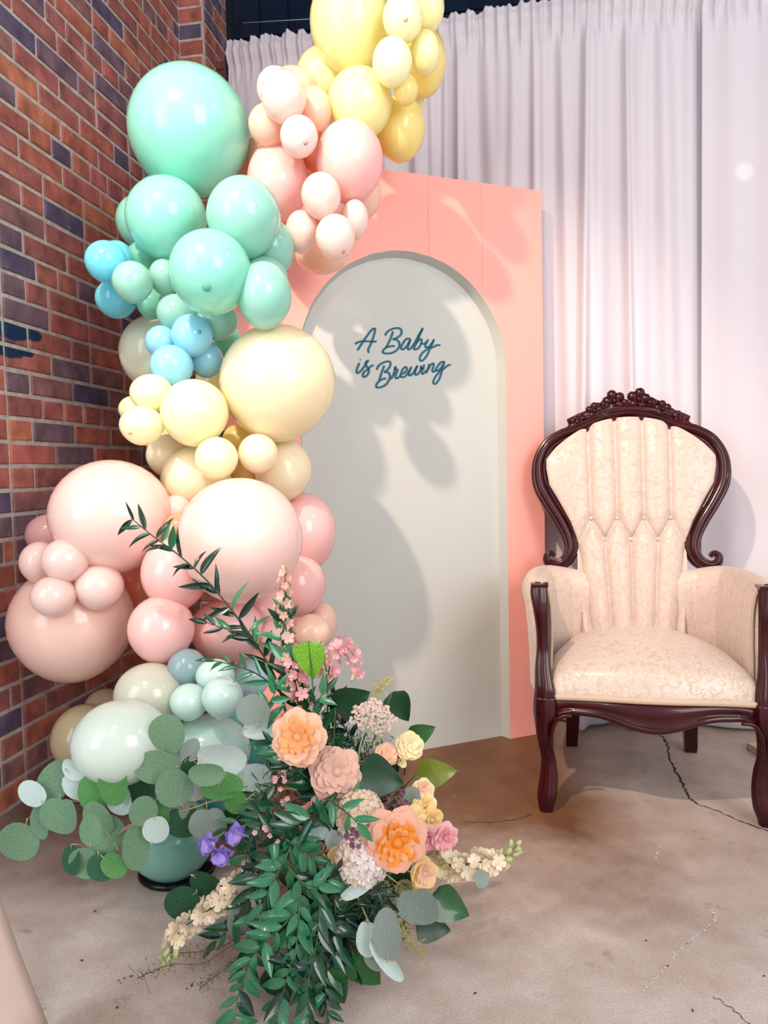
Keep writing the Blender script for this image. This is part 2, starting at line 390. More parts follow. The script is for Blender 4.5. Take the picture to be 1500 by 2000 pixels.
# ceiling with a dark finish
ce = mesh('ceiling', [(-1.9,-0.1,3.95),(3.6,-0.1,3.95),(3.6,4.2,3.95),(-1.9,4.2,3.95),(-1.9,-0.1,4.05),(3.6,-0.1,4.05),(3.6,4.2,4.05),(-1.9,4.2,4.05)],
          [(3,2,1,0),(4,5,6,7),(0,1,5,4),(1,2,6,5),(2,3,7,6),(3,0,4,7)], DARK, False)
tag(link('ceiling', ce), kind='structure')
# short timber post behind the curtain edge
TIM = mat('orange_timber', srgb(140, 78, 48), 0.5, var=(20, srgb(110, 56, 36), 0.2))
pt = at(446, 150, 3.05); top = at(446, 128, 3.05).z
tp = empty('timber_post', (pt.x, pt.y, 0), 'orange-brown timber post in the gap between brick pier and curtain', 'post')
v, f = box_vf((0, 0, (top - .03) / 2), CU * 0.032, CN * 0.03, Vector((0, 0, (top - .03) / 2))); link('shaft', mesh('shaft', v, f, TIM, False), tp)
v, f = box_vf((0, 0, top - 0.015), CU * 0.038, CN * 0.036, Vector((0, 0, 0.015))); link('cap', mesh('cap', v, f, TIM, False), tp)

# ================================================================== backdrop board with an arch
PANG = math.radians(21.5); PU = Vector((math.cos(PANG), math.sin(PANG), 0)); PN = Vector((math.sin(PANG), -math.cos(PANG), 0))
PP = Vector((0.455, 2.468, 0))
def onpanel(x, y, back=0.0):
    r = ray(x, y); p0 = PP - PN * back; t = (PN.x * p0.x + PN.y * p0.y) / (PN.x * r[0] + PN.y * r[1]); return Vector(r * t + CAM)
AC, AR, ASP, PH = -0.398, 0.350, 1.243, 1.832; PL, PR = -0.965, 0.098
PINKP = mat('pink_painted_board', srgb(250, 168, 154), 0.5, bump=(9, 0.05, 0.01))
SAGE = mat('sage_painted_board', srgb(192, 194, 187), 0.55, bump=(9, 0.05, 0.01))
RTH = 0.036
def P3(s, z, d): return PU * s + PN * (-d) + Vector((0, 0, z))
panel = empty('arch_backdrop', PP, 'tall coral pink backdrop board with a recessed sage green arch and lettering', 'backdrop')
NA = 40; arc = [(AC - AR * math.cos(PI * i / NA), ASP + AR * math.sin(PI * i / NA)) for i in range(NA + 1)]
rnd = random.Random(2)
arcj = [(x + rnd.uniform(-.0012, .0012), z + rnd.uniform(-.0012, .0012)) for x, z in arc]
prof = [(AC - AR, 0)] + arcj + [(AC + AR, 0)]
# front board: left stile, right stile, top built as one plate with a hole
v = []; f = []; n = len(prof)
outer = []
for x, z in prof:
    if z <= ASP * 0.5: outer.append((PL if x < AC else PR, 0))
    else:
        dx, dz = x - AC, z - ASP
        if dz < 1e-6: outer.append((PL if dx < 0 else PR, z)); continue
        tx = ((PL if dx < 0 else PR) - AC) / dx if abs(dx) > 1e-9 else 1e9; tz = (PH - ASP) / dz; t = min(tx, tz)
        outer.append((AC + dx * t, ASP + dz * t))
# insert exact corners
pr2, ou2 = [], []
for i in range(n):
    pr2.append(prof[i]); ou2.append(outer[i])
    if i < n - 1:
        a, b_ = outer[i], outer[i+1]
        for cx in (PL, PR):
            if (abs(a[0]-cx) < 1e-6) != (abs(b_[0]-cx) < 1e-6) and (abs(a[1]-PH) < 1e-6) != (abs(b_[1]-PH) < 1e-6):
                pr2.append(((prof[i][0]+prof[i+1][0])/2, (prof[i][1]+prof[i+1][1])/2)); ou2.append((cx, PH))
n = len(pr2); TH = 0.05
for d in (0, TH):
    for x, z in pr2: v.append(P3(x, z, d))
    for x, z in ou2: v.append(P3(x, z, d))
for i in range(n - 1):
    f.append((i, i+1, n+i+1, n+i)); f.append((2*n+i, 3*n+i, 3*n+i+1, 2*n+i+1)); f.append((n+i, n+i+1, 3*n+i+1, 3*n+i))
f.append((0, n, 3*n, 2*n)); f.append((n-1, 3*n-1, 4*n-1, 2*n-1))
link('front_board', recalc(mesh('front_board', v, f, PINKP, False)), panel)
# reveal strip painted sage, sloping inwards
v = []; f = []
inner = [(AC + (x - AC) * (1 - 0.035), (z if z < 1e-6 else ASP + (z - ASP) * (1 - 0.035))) for x, z in prof]; inner[0] = (inner[1][0], 0); inner[-1] = (inner[-2][0], 0)
for (x, z), (xi, zi) in zip(prof, inner): v += [P3(x + (0 if True else 0), z, -0.0008), P3(xi, zi, RTH)]
for i in range(len(prof) - 1): f.append((2*i, 2*i+1, 2*i+3, 2*i+2))
o = link('arch_edge', mesh('arch_edge', v, f, SAGE, True), panel); tag(o, 'sage painted cut edge of the arch')
# recessed board
v, f = box_vf(P3((AC), 0.83, RTH + 0.006), PU * (AR + 0.04), PN * 0.006, Vector((0, 0, 0.83)))
o = link('arch_board', mesh('arch_board', v, f, SAGE, False), panel); tag(o, 'smooth sage grey board filling the arch')
# faint joints in the front board
gm = mat('board_joint', srgb(238, 152, 138), 0.7)
def joint(px, y0, y1):
    a = onpanel(px, y0) - PP; b_ = onpanel(px, y1) - PP; b_.x, b_.y = a.x, a.y
    v = [a + PU*.0006 + PN*.0006, a - PU*.0006 + PN*.0006, b_ - PU*.0006 + PN*.0006, b_ + PU*.0006 + PN*.0006]
    link('board_joint', mesh('board_joint', v, [(0,1,2,3)], gm, False), panel)
joint(835, 340, 497); joint(940, 362, 560)
# lettering traced as brush strokes
INK = mat('teal_lettering', srgb(8, 98, 118), 0.45)
def CP(pts): return [(680 + x / 6.818, 620 + y / 6.818) for x, y in pts]
WORDS = {
 'A': [[(122,438),(180,350),(240,260),(300,180),(335,150),(357,160),(344,230),(310,330),(285,385),(266,430),(275,472)], [(92,355),(120,335),(180,318),(260,318),(330,322),(378,318)]],
 'Baby': [[(492,243),(510,205),(560,165),(620,145),(680,145),(710,180),(700,230),(650,270),(590,293)], [(590,293),(640,295),(675,330),(680,380),(650,430),(590,470),(520,480),(470,472),(462,445),(500,405),(560,385),(622,380)], [(597,185),(560,290),(500,410)],
   [(835,300),(800,282),(760,300),(715,370),(702,410),(730,425),(780,380),(828,300)], [(828,300),(798,375),(797,422),(830,415),(870,360),(900,310),(950,215),(996,140)],
   [(996,140),(940,260),(893,370),(870,420)], [(893,360),(940,300),(975,295),(968,355),(930,412),(890,427),(870,415)], [(965,345),(1010,352),(1040,325)],
   [(1067,292),(1030,360),(1032,396),(1070,390),(1112,345),(1145,290)], [(1145,290),(1100,390),(1050,500),(1000,565),(962,576),(953,535),(990,470),(1060,420),(1130,395),(1180,370),(1228,370)]],
 'is': [[(150,605),(122,670),(110,720),(130,740),(170,710),(215,650),(262,580)], [(155,563),(165,562)], [(275,572),(243,588),(230,620),(252,660),(275,700),(262,755),(222,790),(193,778),(210,730),(260,690),(300,650),(340,637)]],
 'Brewing': [[(378,697),(400,650),(450,610),(510,587),(555,592),(560,635),(530,690),(478,730)], [(478,730),(530,732),(555,775),(545,830),(500,895),(430,930),(380,928),(375,895),(410,850),(460,822),(505,810)], [(480,640),(440,750),(410,852)],
   [(570,825),(605,750),(632,662),(618,682),(640,692),(658,700),(640,745),(628,790),(645,812),(680,790),(705,755)], [(705,755),(750,735),(782,690),(765,660),(730,685),(703,745),(705,788),(745,792),(790,745),(838,668)],
   [(842,655),(815,720),(808,765),(838,768),(880,715),(922,640)], [(922,640),(895,705),(892,758),(925,755),(962,700),(968,640)], [(962,660),(985,690),(1012,662)],
   [(1015,625),(988,690),(980,740),(1003,748),(1040,700)], [(1078,620),(1062,680),(1040,742)], [(1060,700),(1095,635),(1132,612),(1135,650),(1118,705),(1135,725),(1165,700)],
   [(1278,590),(1235,597),(1190,650),(1165,700),(1190,708),(1230,678),(1265,620),(1282,582)], [(1282,582),(1252,690),(1220,800),(1180,868),(1145,885),(1132,855),(1160,790),(1220,720),(1290,668),(1330,637),(1365,632)]]}
for word, strokes in WORDS.items():
    mb = MB()
    for st in strokes:
        P = catmull([onpanel(x, y, RTH) - PP + PN * 0.0006 for x, y in CP(st)], 6); v = []; f = []
        for i, p in enumerate(P):
            t = (P[min(i+1, len(P)-1)] - P[max(i-1, 0)]).normalized(); s = t.cross(PN)
            wv = 0.0026 * (1.0 + 0.35 * abs(t.z)) * (0.55 if i in (0, len(P)-1) else 1)
            v += [p + s * wv, p + s * wv + PN * .0012, p - s * wv + PN * .0012, p - s * wv]
        for i in range(len(P) - 1):
            for j in range(3): f.append((4*i+j, 4*i+j+1, 4*i+j+5, 4*i+j+4))
        f += [(0,1,2,3), tuple(4*(len(P)-1)+j for j in (3,2,1,0))]
        mb.add(v, f)
    o = link('lettering', mb.mesh('lettering', INK), panel); tag(o, 'teal script lettering reading ' + word)

# ================================================================== curtains on a rod
CLOTH = mat('white_drape', srgb(228, 219, 224), 0.85, sheen=0.2, trans=0.18, bump=(300, 0.12, 0.001))
KU = Vector((0.9848, -0.1736, 0)); KN = Vector((-0.1736, -0.9848, 0)); K0 = Vector((-0.535, 2.838, 0)); ROD = 2.465
def kpos(s, z, out): return K0 + KU * s + KN * out + Vector((0, 0, z))
def curtain(s0, s1, seed, label, folds, out0=0.0, step=0.0045):
    rnd = random.Random(seed)
    ridges = []
    s = s0
    while s < s1:
        wd = rnd.uniform(0.009, 0.030) * folds; ridges.append([s, wd, rnd.uniform(0.016, 0.052), rnd.uniform(-0.05, 0.05), rnd.uniform(0.6, 1)])
        s += wd * rnd.uniform(1.6, 3.4)
    ph = [rnd.uniform(0, 6.28) for _ in range(8)]
    S = np.arange(s0, s1 + step / 2, step); ZL = list(np.linspace(0.012, 2.30, 36)) + [2.34, 2.37, 2.395, 2.41, 2.422, 2.435, 2.45, 2.466, 2.482, 2.494, 2.502, 2.508]
    v = []
    for s in S:
        for z in ZL:
            t = min(1, max(0, (2.42 - z) / 2.4)); body = 0
            for (rs, wd, am, dr, kk) in ridges:
                c = rs + dr * t * kk; ww = wd * (1 + 0.9 * t)
                q = (s - c) / ww
                if abs(q) < 3: body += am * math.exp(-q * q) * (0.55 + 0.6 * math.sqrt(t))
            low = 0.012 * math.sin(7 * s + ph[0] + 0.6 * z) + 0.008 * math.sin(19 * s + ph[1] - 0.8 * z) * t
            gath = 0.0045 * math.sin(150 * s + ph[2] + 3 * math.sin(11 * s)) + 0.003 * math.sin(310 * s + ph[3])
            g = math.exp(-((z - 2.42) / 0.05) ** 2) if z < 2.42 else 1
            d = body * (1 - 0.75 * g) + low + gath * g * 1.5
            if z > 2.425:       # pocket bulge round the rod, then ruffle
                d = low + 0.010 + gath * 1.6 + 0.016 * math.exp(-((z - 2.462) / 0.022) ** 2)
            dz = 0.006 * math.sin(120 * s + ph[5] + 2 * math.sin(17 * s)) + 0.004 * math.sin(53 * s + ph[6]) if z > 2.49 else 0
            v.append(kpos(s, z + dz, d + out0 + 0.012))
    o = link('curtain', mesh('curtain', v, grid_faces(len(S), len(ZL)), CLOTH))
    md = o.modifiers.new('solid', 'SOLIDIFY'); md.thickness = 0.0015
    tag(o, label, 'curtain', 'white drapes across the back'); return o
curtain(0.0, 0.52, 31, 'white gathered drape at the left end, behind the pink and yellow balloons', 0.8)
curtain(0.51, 1.66, 37, 'white pleated drape hanging straight behind the pink board corner and chair', 1.0, 0.004)
curtain(1.65, 2.75, 41, 'smoother white drape at the right edge of the photo beside the chair', 2.1, 0.0)
rod = empty('curtain_rod', kpos(-0.01, ROD, 0.0), 'slim metal rod carrying the white gathered drapes', 'curtain rod')
RODM = mat('rod_metal', srgb(170, 170, 172), 0.3, 1.0)
v, f = tube_vf([Vector((0, 0, 0)), KU * 2.78], 0.009, 10); link('pole', mesh('pole', v, f, RODM), rod)
for s in (0.0, 2.78):
    q = KU * s; v, f = tube_vf([q, q - Vector((0, 0, ROD - 0.02))], 0.014, 10); link('upright', mesh('upright', v, f, RODM), rod)
    v, f = box_vf(q - Vector((0, 0, ROD - 0.01)), KU * .12, KN * .12, Vector((0, 0, .01))); link('foot_plate', mesh('foot_plate', v, f, RODM, False), rod)

# pale cloth in the bottom left corner
v = []; nS, nZ = 46, 14; A0 = Vector((-0.60, 1.12, 0)); 
for i in range(nS):
    t = i / (nS - 1)
    for j in range(nZ):
        h = j / (nZ - 1); z = 0.006 + 0.72 * h
        flare = 0.10 * (1 - h) ** 1.6
        x = -0.700 + flare * 1.05 - 0.012 * math.sin(9 * t) - 0.05 * h - 0.12 * t; y = 1.16 - 1.1 * t + 0.025 * (1 - h) 
        x += 0.012 * math.sin(22 * t + 1.2) * (1 - 0.5 * h)
        v.append((x, y, z))
o = link('table_cloth', mesh('table_cloth', v, grid_faces(nS, nZ), mat('blush_table_cloth', srgb(224, 196, 184), 0.8, bump=(200, .1, .001))))
md = o.modifiers.new('solid', 'SOLIDIFY'); md.thickness = 0.002
tag(o, 'hem of a pale pink cloth in the bottom left corner of the photo', 'tablecloth')

# pale wood scrap behind the chair's right leg
q = onfloor(1500, 1478); v, f = box_vf((0, 0, 0.012), Vector((.07, .01, 0)), Vector((-.012, .07, 0)), Vector((0, 0, .011)))
o = link('wood_block', mesh('wood_block', v, f, mat('pale_wood', srgb(202, 168, 148), 0.7, var=(30, srgb(180, 146, 124), .2)), False), None, (q.x + .045, q.y, 0.0))
tag(o, 'small pale wood block on the floor behind the chair at the right edge', 'block')

# ================================================================== balloons
BC = {  # sRGB albedo
 'mint': (148, 228, 206), 'sage': (154, 214, 196), 'green': (126, 212, 184), 'sky': (120, 228, 255), 'blue': (150, 220, 252),
 'lemon': (255, 248, 176), 'pale': (252, 250, 196), 'cream': (255, 236, 196), 'frost': (236, 250, 222), 'gold': (255, 226, 140),
 'blush': (252, 214, 204), 'pink': (255, 196, 190), 'peach': (255, 202, 178), 'coral': (255, 160, 130), 'pearl': (244, 218, 214),
 'stone': (206, 208, 188), 'tan': (196, 180, 146), 'seaglass': (222, 238, 222), 'aqua': (204, 238, 228), 'nude': (255, 212, 196), 'teal': (104, 180, 176), 'stoneteal': (134, 188, 172), 'slate': (140, 168, 172), 'ice': (205, 235, 252)}
def bmat(k):
    c = srgb(*BC[k])
    return mat('latex_' + k, c, 0.17, sss=0.5, sssr=(0.12, 0.12, 0.12), coat=0.35, spec=0.4, trans=0.16)
def balloon_mesh(name, knot_dir, m, seed):
    """unit balloon: ellipsoid narrowing to the neck along -Z"""
    v = []; f = []; nu, nv = 28, 18
    for j in range(nv + 1):
        th = PI * j / nv
        r = math.sin(th) * (1 - 0.06 * math.cos(th) ** 1 * 0); z = math.cos(th)
        if z < 0: r *= 1 - 0.10 * (-z) ** 1.5; z *= 1.03
        for i in range(nu):
            a = 2 * PI * i / nu; v.append((r * math.cos(a), r * math.sin(a), z))
    for j in range(nv):
        for i in range(nu): f.append((j*nu+i, j*nu+(i+1) % nu, (j+1)*nu+(i+1) % nu, (j+1)*nu+i))
    return mesh(name, v, f, m)
BMESH = {}
# x, y, rx, ry in photo pixels, colour, base depth, label, [tip pixel]; drawn back to front
BAL = [
 # --- top yellow group
 (740,30,40,45,'gold',2.15,'deep yellow balloon wedged behind the largest yellow balloon at the top'),
 (810,205,20,24,'lemon',2.15,'sliver of pale yellow balloon behind the lowest right yellow balloon'),
 (632,155,55,60,'lemon',2.10,'pale yellow balloon low left of the top cluster, above the pink balloons'),
 (828,122,44,64,'gold',2.06,'golden yellow balloon at the right edge of the top cluster, against the drape'),
 (781,252,50,61,'gold',2.06,'golden balloon at the bottom right of the yellow cluster, over the pink board corner'),
 (683,45,78,93,'lemon',2.02,'largest pale yellow balloon cut by the top edge of the photo'),
 (703,203,64,66,'lemon',1.98,'round yellow balloon directly under the largest top one'),
 (838,15,30,46,'lemon',1.98,'yellow balloon at the very top right of the cluster'),
 (793,176,24,29,'gold',1.92,'tiny golden balloon between three bigger yellow ones'),
 (831,103,29,41,'lemon',1.95,'small oval yellow balloon in front of the golden one at the right edge'),
 (787,36,40,44,'pale',1.90,'small pale yellow balloon near the top edge with a visible tip',(792,38)),
 (766,122,39,45,'pale',1.88,'small creamy yellow balloon in the middle of the top cluster'),
 # --- upper pink group
 (505,300,25,32,'peach',2.06,'sliver of peach balloon between the big mint balloon and the upper pinks'),
 (622,300,36,38,'coral',2.04,'deep coral balloon in the gap of the upper pink cluster'),
 (572,180,50,46,'peach',2.05,'peach balloon at the top back of the upper pink cluster'),
 (628,500,52,34,'peach',2.03,'apricot balloon hanging lowest in the upper pink cluster, over the arch top'),
 (705,382,40,46,'peach',2.06,'peach balloon behind the right of the upper pink cluster, against the board'),
 (543,355,60,75,'pink',2.00,'large salmon pink balloon left of centre in the upper pink cluster'),
 (683,315,66,77,'pink',1.98,'largest salmon balloon of the upper cluster, at its right side'),
 (665,418,25,25,'blush',1.96,'small blush balloon half hidden among the lower blush trio'),
 (538,175,37,42,'pearl',2.00,'pearl pink balloon behind the left of the topmost blush balloon'),
 (525,245,40,41,'peach',1.98,'peach balloon at the left edge of the upper pink cluster'),
 (614,215,34,43,'peach',1.96,'peach balloon right of the topmost blush balloon, touching the yellow'),
 (554,190,44,49,'blush',1.90,'topmost blush balloon of the upper pink cluster'),
 (584,267,37,39,'pearl',1.86,'small dusky blush balloon with a dark tip above the salmon pair',(597,279)),
 (693,429,27,38,'blush',1.92,'blush balloon at the right of the lower blush trio'),
 (589,453,32,41,'blush',1.90,'blush balloon at the left of the lower blush trio'),
 (627,383,39,44,'blush',1.86,'blush balloon on top of the lower blush trio'),
 (655,463,39,43,'blush',1.84,'frontmost blush balloon above the arch with a visible tip',(671,492)),
 # --- mint group
 (420,745,38,42,'lemon',2.08,'bright yellow-green balloon in the gap between blue and cream balloons'),
 (302,690,67,73,'frost',2.12,'frosty pale green-white balloon behind the blue quartet'),
 (310,390,45,45,'mint',2.15,'mint balloon peeping out left of the big mint balloon'),
 (440,665,32,34,'green',2.02,'darker green balloon beneath the mint cluster behind the blue ones'),
 (271,433,43,50,'mint',2.12,'mint balloon at the back left, beside the brick wall'),
 (530,485,46,55,'sage',2.02,'sage balloon at the far right of the mint cluster, beside the salmon balloons'),
 (512,540,50,38,'sage',1.98,'sage balloon behind the lower right of the mint cluster'),
 (516,577,54,65,'sage',1.94,'pear-shaped sage balloon low right of the mint cluster, over the pink board'),
 (370,258,117,120,'mint',1.98,'largest mint balloon at the top left of the garland'),
 (425,626,41,38,'sage',1.90,'small sage balloon under the bright round mint balloon'),
 (297,593,30,30,'green',1.98,'small green balloon tucked under the mint ones at the left'),
 (284,503,38,31,'green',1.98,'small green balloon left of centre above the little mint trio'),
 (325,427,78,79,'mint',1.92,'round mint balloon under the left of the largest mint balloon'),
 (476,425,72,77,'sage',1.90,'round sage mint balloon under the right of the largest mint balloon'),
 (322,541,31,35,'sage',1.90,'small sage balloon beside the round mint one with the dark tip'),
 (345,612,39,37,'sage',1.88,'small sage balloon above the blue quartet'),
 (411,532,80,81,'mint',1.84,'bright round mint balloon with a dark tip facing the camera',(404,562)),
 # --- sky blue
 (228,508,34,37,'sky',2.02,'sky blue balloon behind the upper one at the wall'),
 (227,584,40,37,'sky',1.98,'sky blue balloon lower of the pair at the wall'),
 (207,511,40,40,'sky',1.94,'sky blue balloon nearest the brick wall, upper of the pair'),
 (259,551,39,40,'sage',1.86,'small sage balloon overlapping the two sky blue ones at the wall'),
 (403,702,33,35,'blue',1.90,'soft blue balloon at the right of the blue quartet'),
 (316,668,32,32,'blue',1.90,'soft blue balloon at the left of the blue quartet'),
 (375,655,40,41,'blue',1.84,'soft blue balloon on top of the blue quartet with a dark tip',(389,648)),
 (335,716,42,42,'blue',1.82,'frontmost soft blue balloon, lowest of the quartet',(320,744)),
 # --- yellow middle
 (322,862,38,32,'gold',1.98,'golden balloon tucked under the pale round yellow one'),
 (330,890,44,42,'cream',1.98,'cream balloon at the lower left of the middle yellow group, beside the bricks'),
 (480,925,30,30,'gold',1.96,'small golden balloon in the seam above the biggest blush balloon'),
 (463,857,28,28,'gold',1.94,'small golden balloon between the pale yellow and the huge cream balloons'),
 (553,918,56,60,'cream',1.92,'cream balloon under the huge cream balloon at the right'),
 (383,935,68,64,'cream',1.92,'large cream balloon above the biggest blush balloon'),
 (262,800,30,27,'pale',1.94,'tiny pale yellow balloon at the left edge of the middle group'),
 (543,748,113,113,'cream',1.86,'huge cream balloon overlapping the left of the arch'),
 (296,768,42,37,'pale',1.90,'small pale lime balloon left of the pale round yellow one'),
 (380,806,66,65,'pale',1.86,'pale round yellow balloon under the frontmost blue one'),
 (277,831,43,38,'pale',1.86,'small pale yellow balloon with a yellow tip at the brick wall',(254,845)),
 (504,886,39,39,'cream',1.80,'small cream balloon, right of the front pair',),
 (423,895,42,42,'pale',1.80,'small pale cream balloon, left of the front pair'),
 # --- lower pink
 (345,1000,32,34,'blush',2.00,'blush balloon in the gap under the cream balloons'),
 (350,1035,34,34,'coral',1.98,'coral balloon behind the gap between the two big blush balloons'),
 (275,1145,50,56,'coral',1.98,'deep coral balloon at the heart of the lower pink group'),
 (95,1045,43,41,'pink',2.00,'pink balloon at the far left behind the small blush ones'),
 (595,1040,61,78,'pink',1.98,'salmon balloon at the right edge of the lower pink group, upper one'),
 (630,1218,29,43,'peach',1.96,'peach balloon at the lower right edge, over the arch board'),
 (580,1142,56,62,'pink',1.92,'salmon balloon at the right edge of the lower pink group, lower one'),
 (530,1190,45,45,'pink',1.92,'pink balloon behind the upright leafy stem'),
 (545,1245,40,40,'pink',1.88,'pink balloon behind the pink flower spikes'),
 (610,1235,36,36,'peach',1.86,'small peach balloon with a warm sheen at the lower right'),
 (218,1008,117,110,'blush',1.90,'big blush balloon upper left, in front of the brick wall'),
 (343,1120,66,72,'pink',1.88,'pink balloon between the two big blush balloons'),
 (444,1230,73,62,'pink',1.84,'pink balloon under the biggest blush one, behind the leafy stem'),
 (315,1229,64,66,'pink',1.82,'coral pink balloon at the bottom centre of the pink group'),
 (470,1054,122,121,'blush',1.76,'biggest blush balloon in the middle of the garland'),
 (141,1215,118,114,'nude',1.80,'big peach balloon lowest left, in front of the brick wall'),
 (78,1098,38,41,'blush',1.84,'small blush balloon at the far left of the little quartet'),
 (194,1146,47,45,'blush',1.74,'small blush balloon at the right of the little quartet'),
 (128,1094,46,43,'blush',1.74,'small blush balloon on top of the little quartet'),
 (104,1165,43,40,'blush',1.72,'small blush balloon at the bottom of the little quartet'),
 # --- sage bottom
 (365,1305,38,38,'slate',1.90,'slate grey-blue balloon under the coral pink one'),
 (205,1385,40,40,'tan',1.90,'tan balloon glimpsed at the wall behind the big sea glass one'),
 (165,1442,62,66,'tan',1.84,'tan balloon at the foot of the brick wall'),
 (520,1460,45,45,'teal',1.84,'dark teal balloon behind the peach rose'),
 (440,1550,56,56,'teal',1.80,'teal balloon behind the silver-dollar leaves'),
 (330,1560,66,62,'seaglass',1.78,'sea glass balloon hidden by the silver-dollar branches'),
 (460,1412,36,42,'teal',1.80,'teal balloon at the right of the small aqua pair'),
 (490,1323,38,39,'ice',1.80,'icy blue balloon behind the leafy stem'),
 (294,1357,70,62,'stone',1.80,'stone grey balloon under the pink group'),
 (238,1450,96,82,'seaglass',1.68,'big sea glass balloon behind the pale leaves'),
 (405,1467,84,70,'aqua',1.60,'big aqua balloon right of the big sea glass one'),
 (420,1320,38,33,'aqua',1.72,'small aqua balloon above the aqua pair'),
 (369,1371,37,36,'aqua',1.68,'small aqua balloon, left of the aqua pair'),
 (434,1361,40,40,'aqua',1.66,'small aqua balloon, right of the aqua pair'),
 (335,1638,85,77,'stoneteal',1.64,'large teal green balloon resting on the dark base plate'),
]
placed = []
def place_depth(x, y, rx, ry, base):
    """deepest spot not buried in the balloons already placed, the brick wall or the board"""
    rp = (rx + ry) / 2; Y = base
    for _ in range(80):
        c = at(x, y, Y); dpt = (RC.T @ (np.array(c) - CAM))[1]; r = rp * dpt / F; ok = True
        if (WD + c.x * WN.x + c.y * WN.y) < r * 0.92: ok = False
        s = (c - PP).dot(PU)
        if s > PL - r * 0.5 and (c - PP).dot(PN) < (r * 0.97 if s > PL else r * 0.6): ok = False
        if (c - K0).dot(KN) < r + 0.05: ok = False
        if ok:
            for (q, rq, xq, yq, rpq) in placed:
                if (c - q).length < 0.78 * (r + rq): ok = False; break
                # must hide the older balloon wherever their outlines overlap
                if (x - xq) ** 2 + (y - yq) ** 2 < (rp + rpq) ** 2:
                    bad = tot = 0; dq = (RC.T @ (np.array(q) - CAM))[1]
                    for i in range(-4, 5):
                        for j in range(-4, 5):
                            u1, v1 = i / 4.4, j / 4.4; k1 = u1 * u1 + v1 * v1
                            if k1 > 0.97: continue
                            u2, v2 = (x + u1 * rx - xq) / rpq, (y + v1 * ry - yq) / rpq; k2 = u2 * u2 + v2 * v2
                            if k2 > 0.97: continue
                            tot += 1
                            if dpt - r * math.sqrt(1 - k1) > dq - rq * math.sqrt(1 - k2): bad += 1
                    if tot and bad > 0.06 * tot: ok = False; break
        if ok: break
        Y -= 0.012
        if Y < base - 0.62: break
    return Y, c, r, dpt
for e in BAL:
    x, y, rx, ry, colr, base, label = e[:7]
    Y, c, r, dpt = place_depth(x, y, rx, ry, base)
    placed.append((c, r, x, y, (rx + ry) / 2))
    key = colr
    if key not in BMESH: BMESH[key] = balloon_mesh('balloon', None, bmat(colr), 1)
    o = link('balloon', BMESH[key])
    sx, sy = rx * dpt / F, ry * dpt / F
    # perspective stretches a ball away from the frame's centre; sizes are already those seen
    o.matrix_world = Matrix.Translation(c) @ Matrix((RIGHT, FWD, UP)).transposed().to_4x4() @ Matrix.Diagonal((sx, (sx + sy) / 2, sy, 1))
    tag(o, label, 'balloon', 'balloons of the pastel garland')
    if len(e) > 7:
        tx, ty = e[7]; d = Vector(ray(tx, ty)); d.normalize(); oc = Vector(CAM) - c; b_ = oc.dot(d); cc = oc.dot(oc) - r * r
        t = -b_ - math.sqrt(max(b_ * b_ - cc, 0)); p = Vector(CAM) + d * t; nrm = (p - c).normalized()
        tm = mat('tip_' + colr, tuple(v * 0.5 for v in srgb(*BC[colr])), 0.6, spec=0.1)
        v = []; f = []; R2 = max(0.006, r * 0.10); up = nrm.orthogonal().normalized(); sd = nrm.cross(up)
        Minv = o.matrix_world.inverted()
        for j, (rr, hh) in enumerate(((1.0, 0.0002), (0.7, 0.0018), (0.35, 0.003), (0.05, 0.0035))):
            for i in range(14):
                a = 2 * PI * i / 14; q = p + (up * math.cos(a) + sd * math.sin(a)) * R2 * rr + nrm * hh - nrm * (R2 * rr) ** 2 / (2 * r)
                v.append(Minv @ q)
        for j in range(3):
            for i in range(14): f.append((j*14+i, j*14+(i+1) % 14, (j+1)*14+(i+1) % 14, (j+1)*14+i))
        f.append(tuple(42 + i for i in range(14)))
        link('tip', mesh('tip', v, f, tm), o)['label'] = 'darker thick tip of the balloon'
# garland stand: dark base plate and pole
bp = onfloor(336, 1722); bx, by = bp.x, bp.y + 0.045
st = empty('garland_stand', (bx, by, 0), 'round dark base plate on the floor under the teal balloon', 'stand')
BLK = mat('black_metal', srgb(24, 22, 26), 0.3, 0.6)
v = []; f = []; 
for rr, z in ((0.0, 0.0), (0.085, 0.0), (0.088, 0.004), (0.088, 0.010), (0.082, 0.014), (0.0, 0.014)):
    for i in range(36): v.append((rr * math.cos(i * PI / 18), rr * math.sin(i * PI / 18), z))
for j in range(5):
    for i in range(36): f.append((j*36+i, j*36+(i+1) % 36, (j+1)*36+(i+1) % 36, (j+1)*36+i))
link('base_plate', mesh('base_plate', v, f, BLK), st)
v, f = tube_vf([Vector((0, 0, .01)), Vector((0, 0, .03))], 0.012, 12); link('spigot', mesh('spigot', v, f, BLK), st)

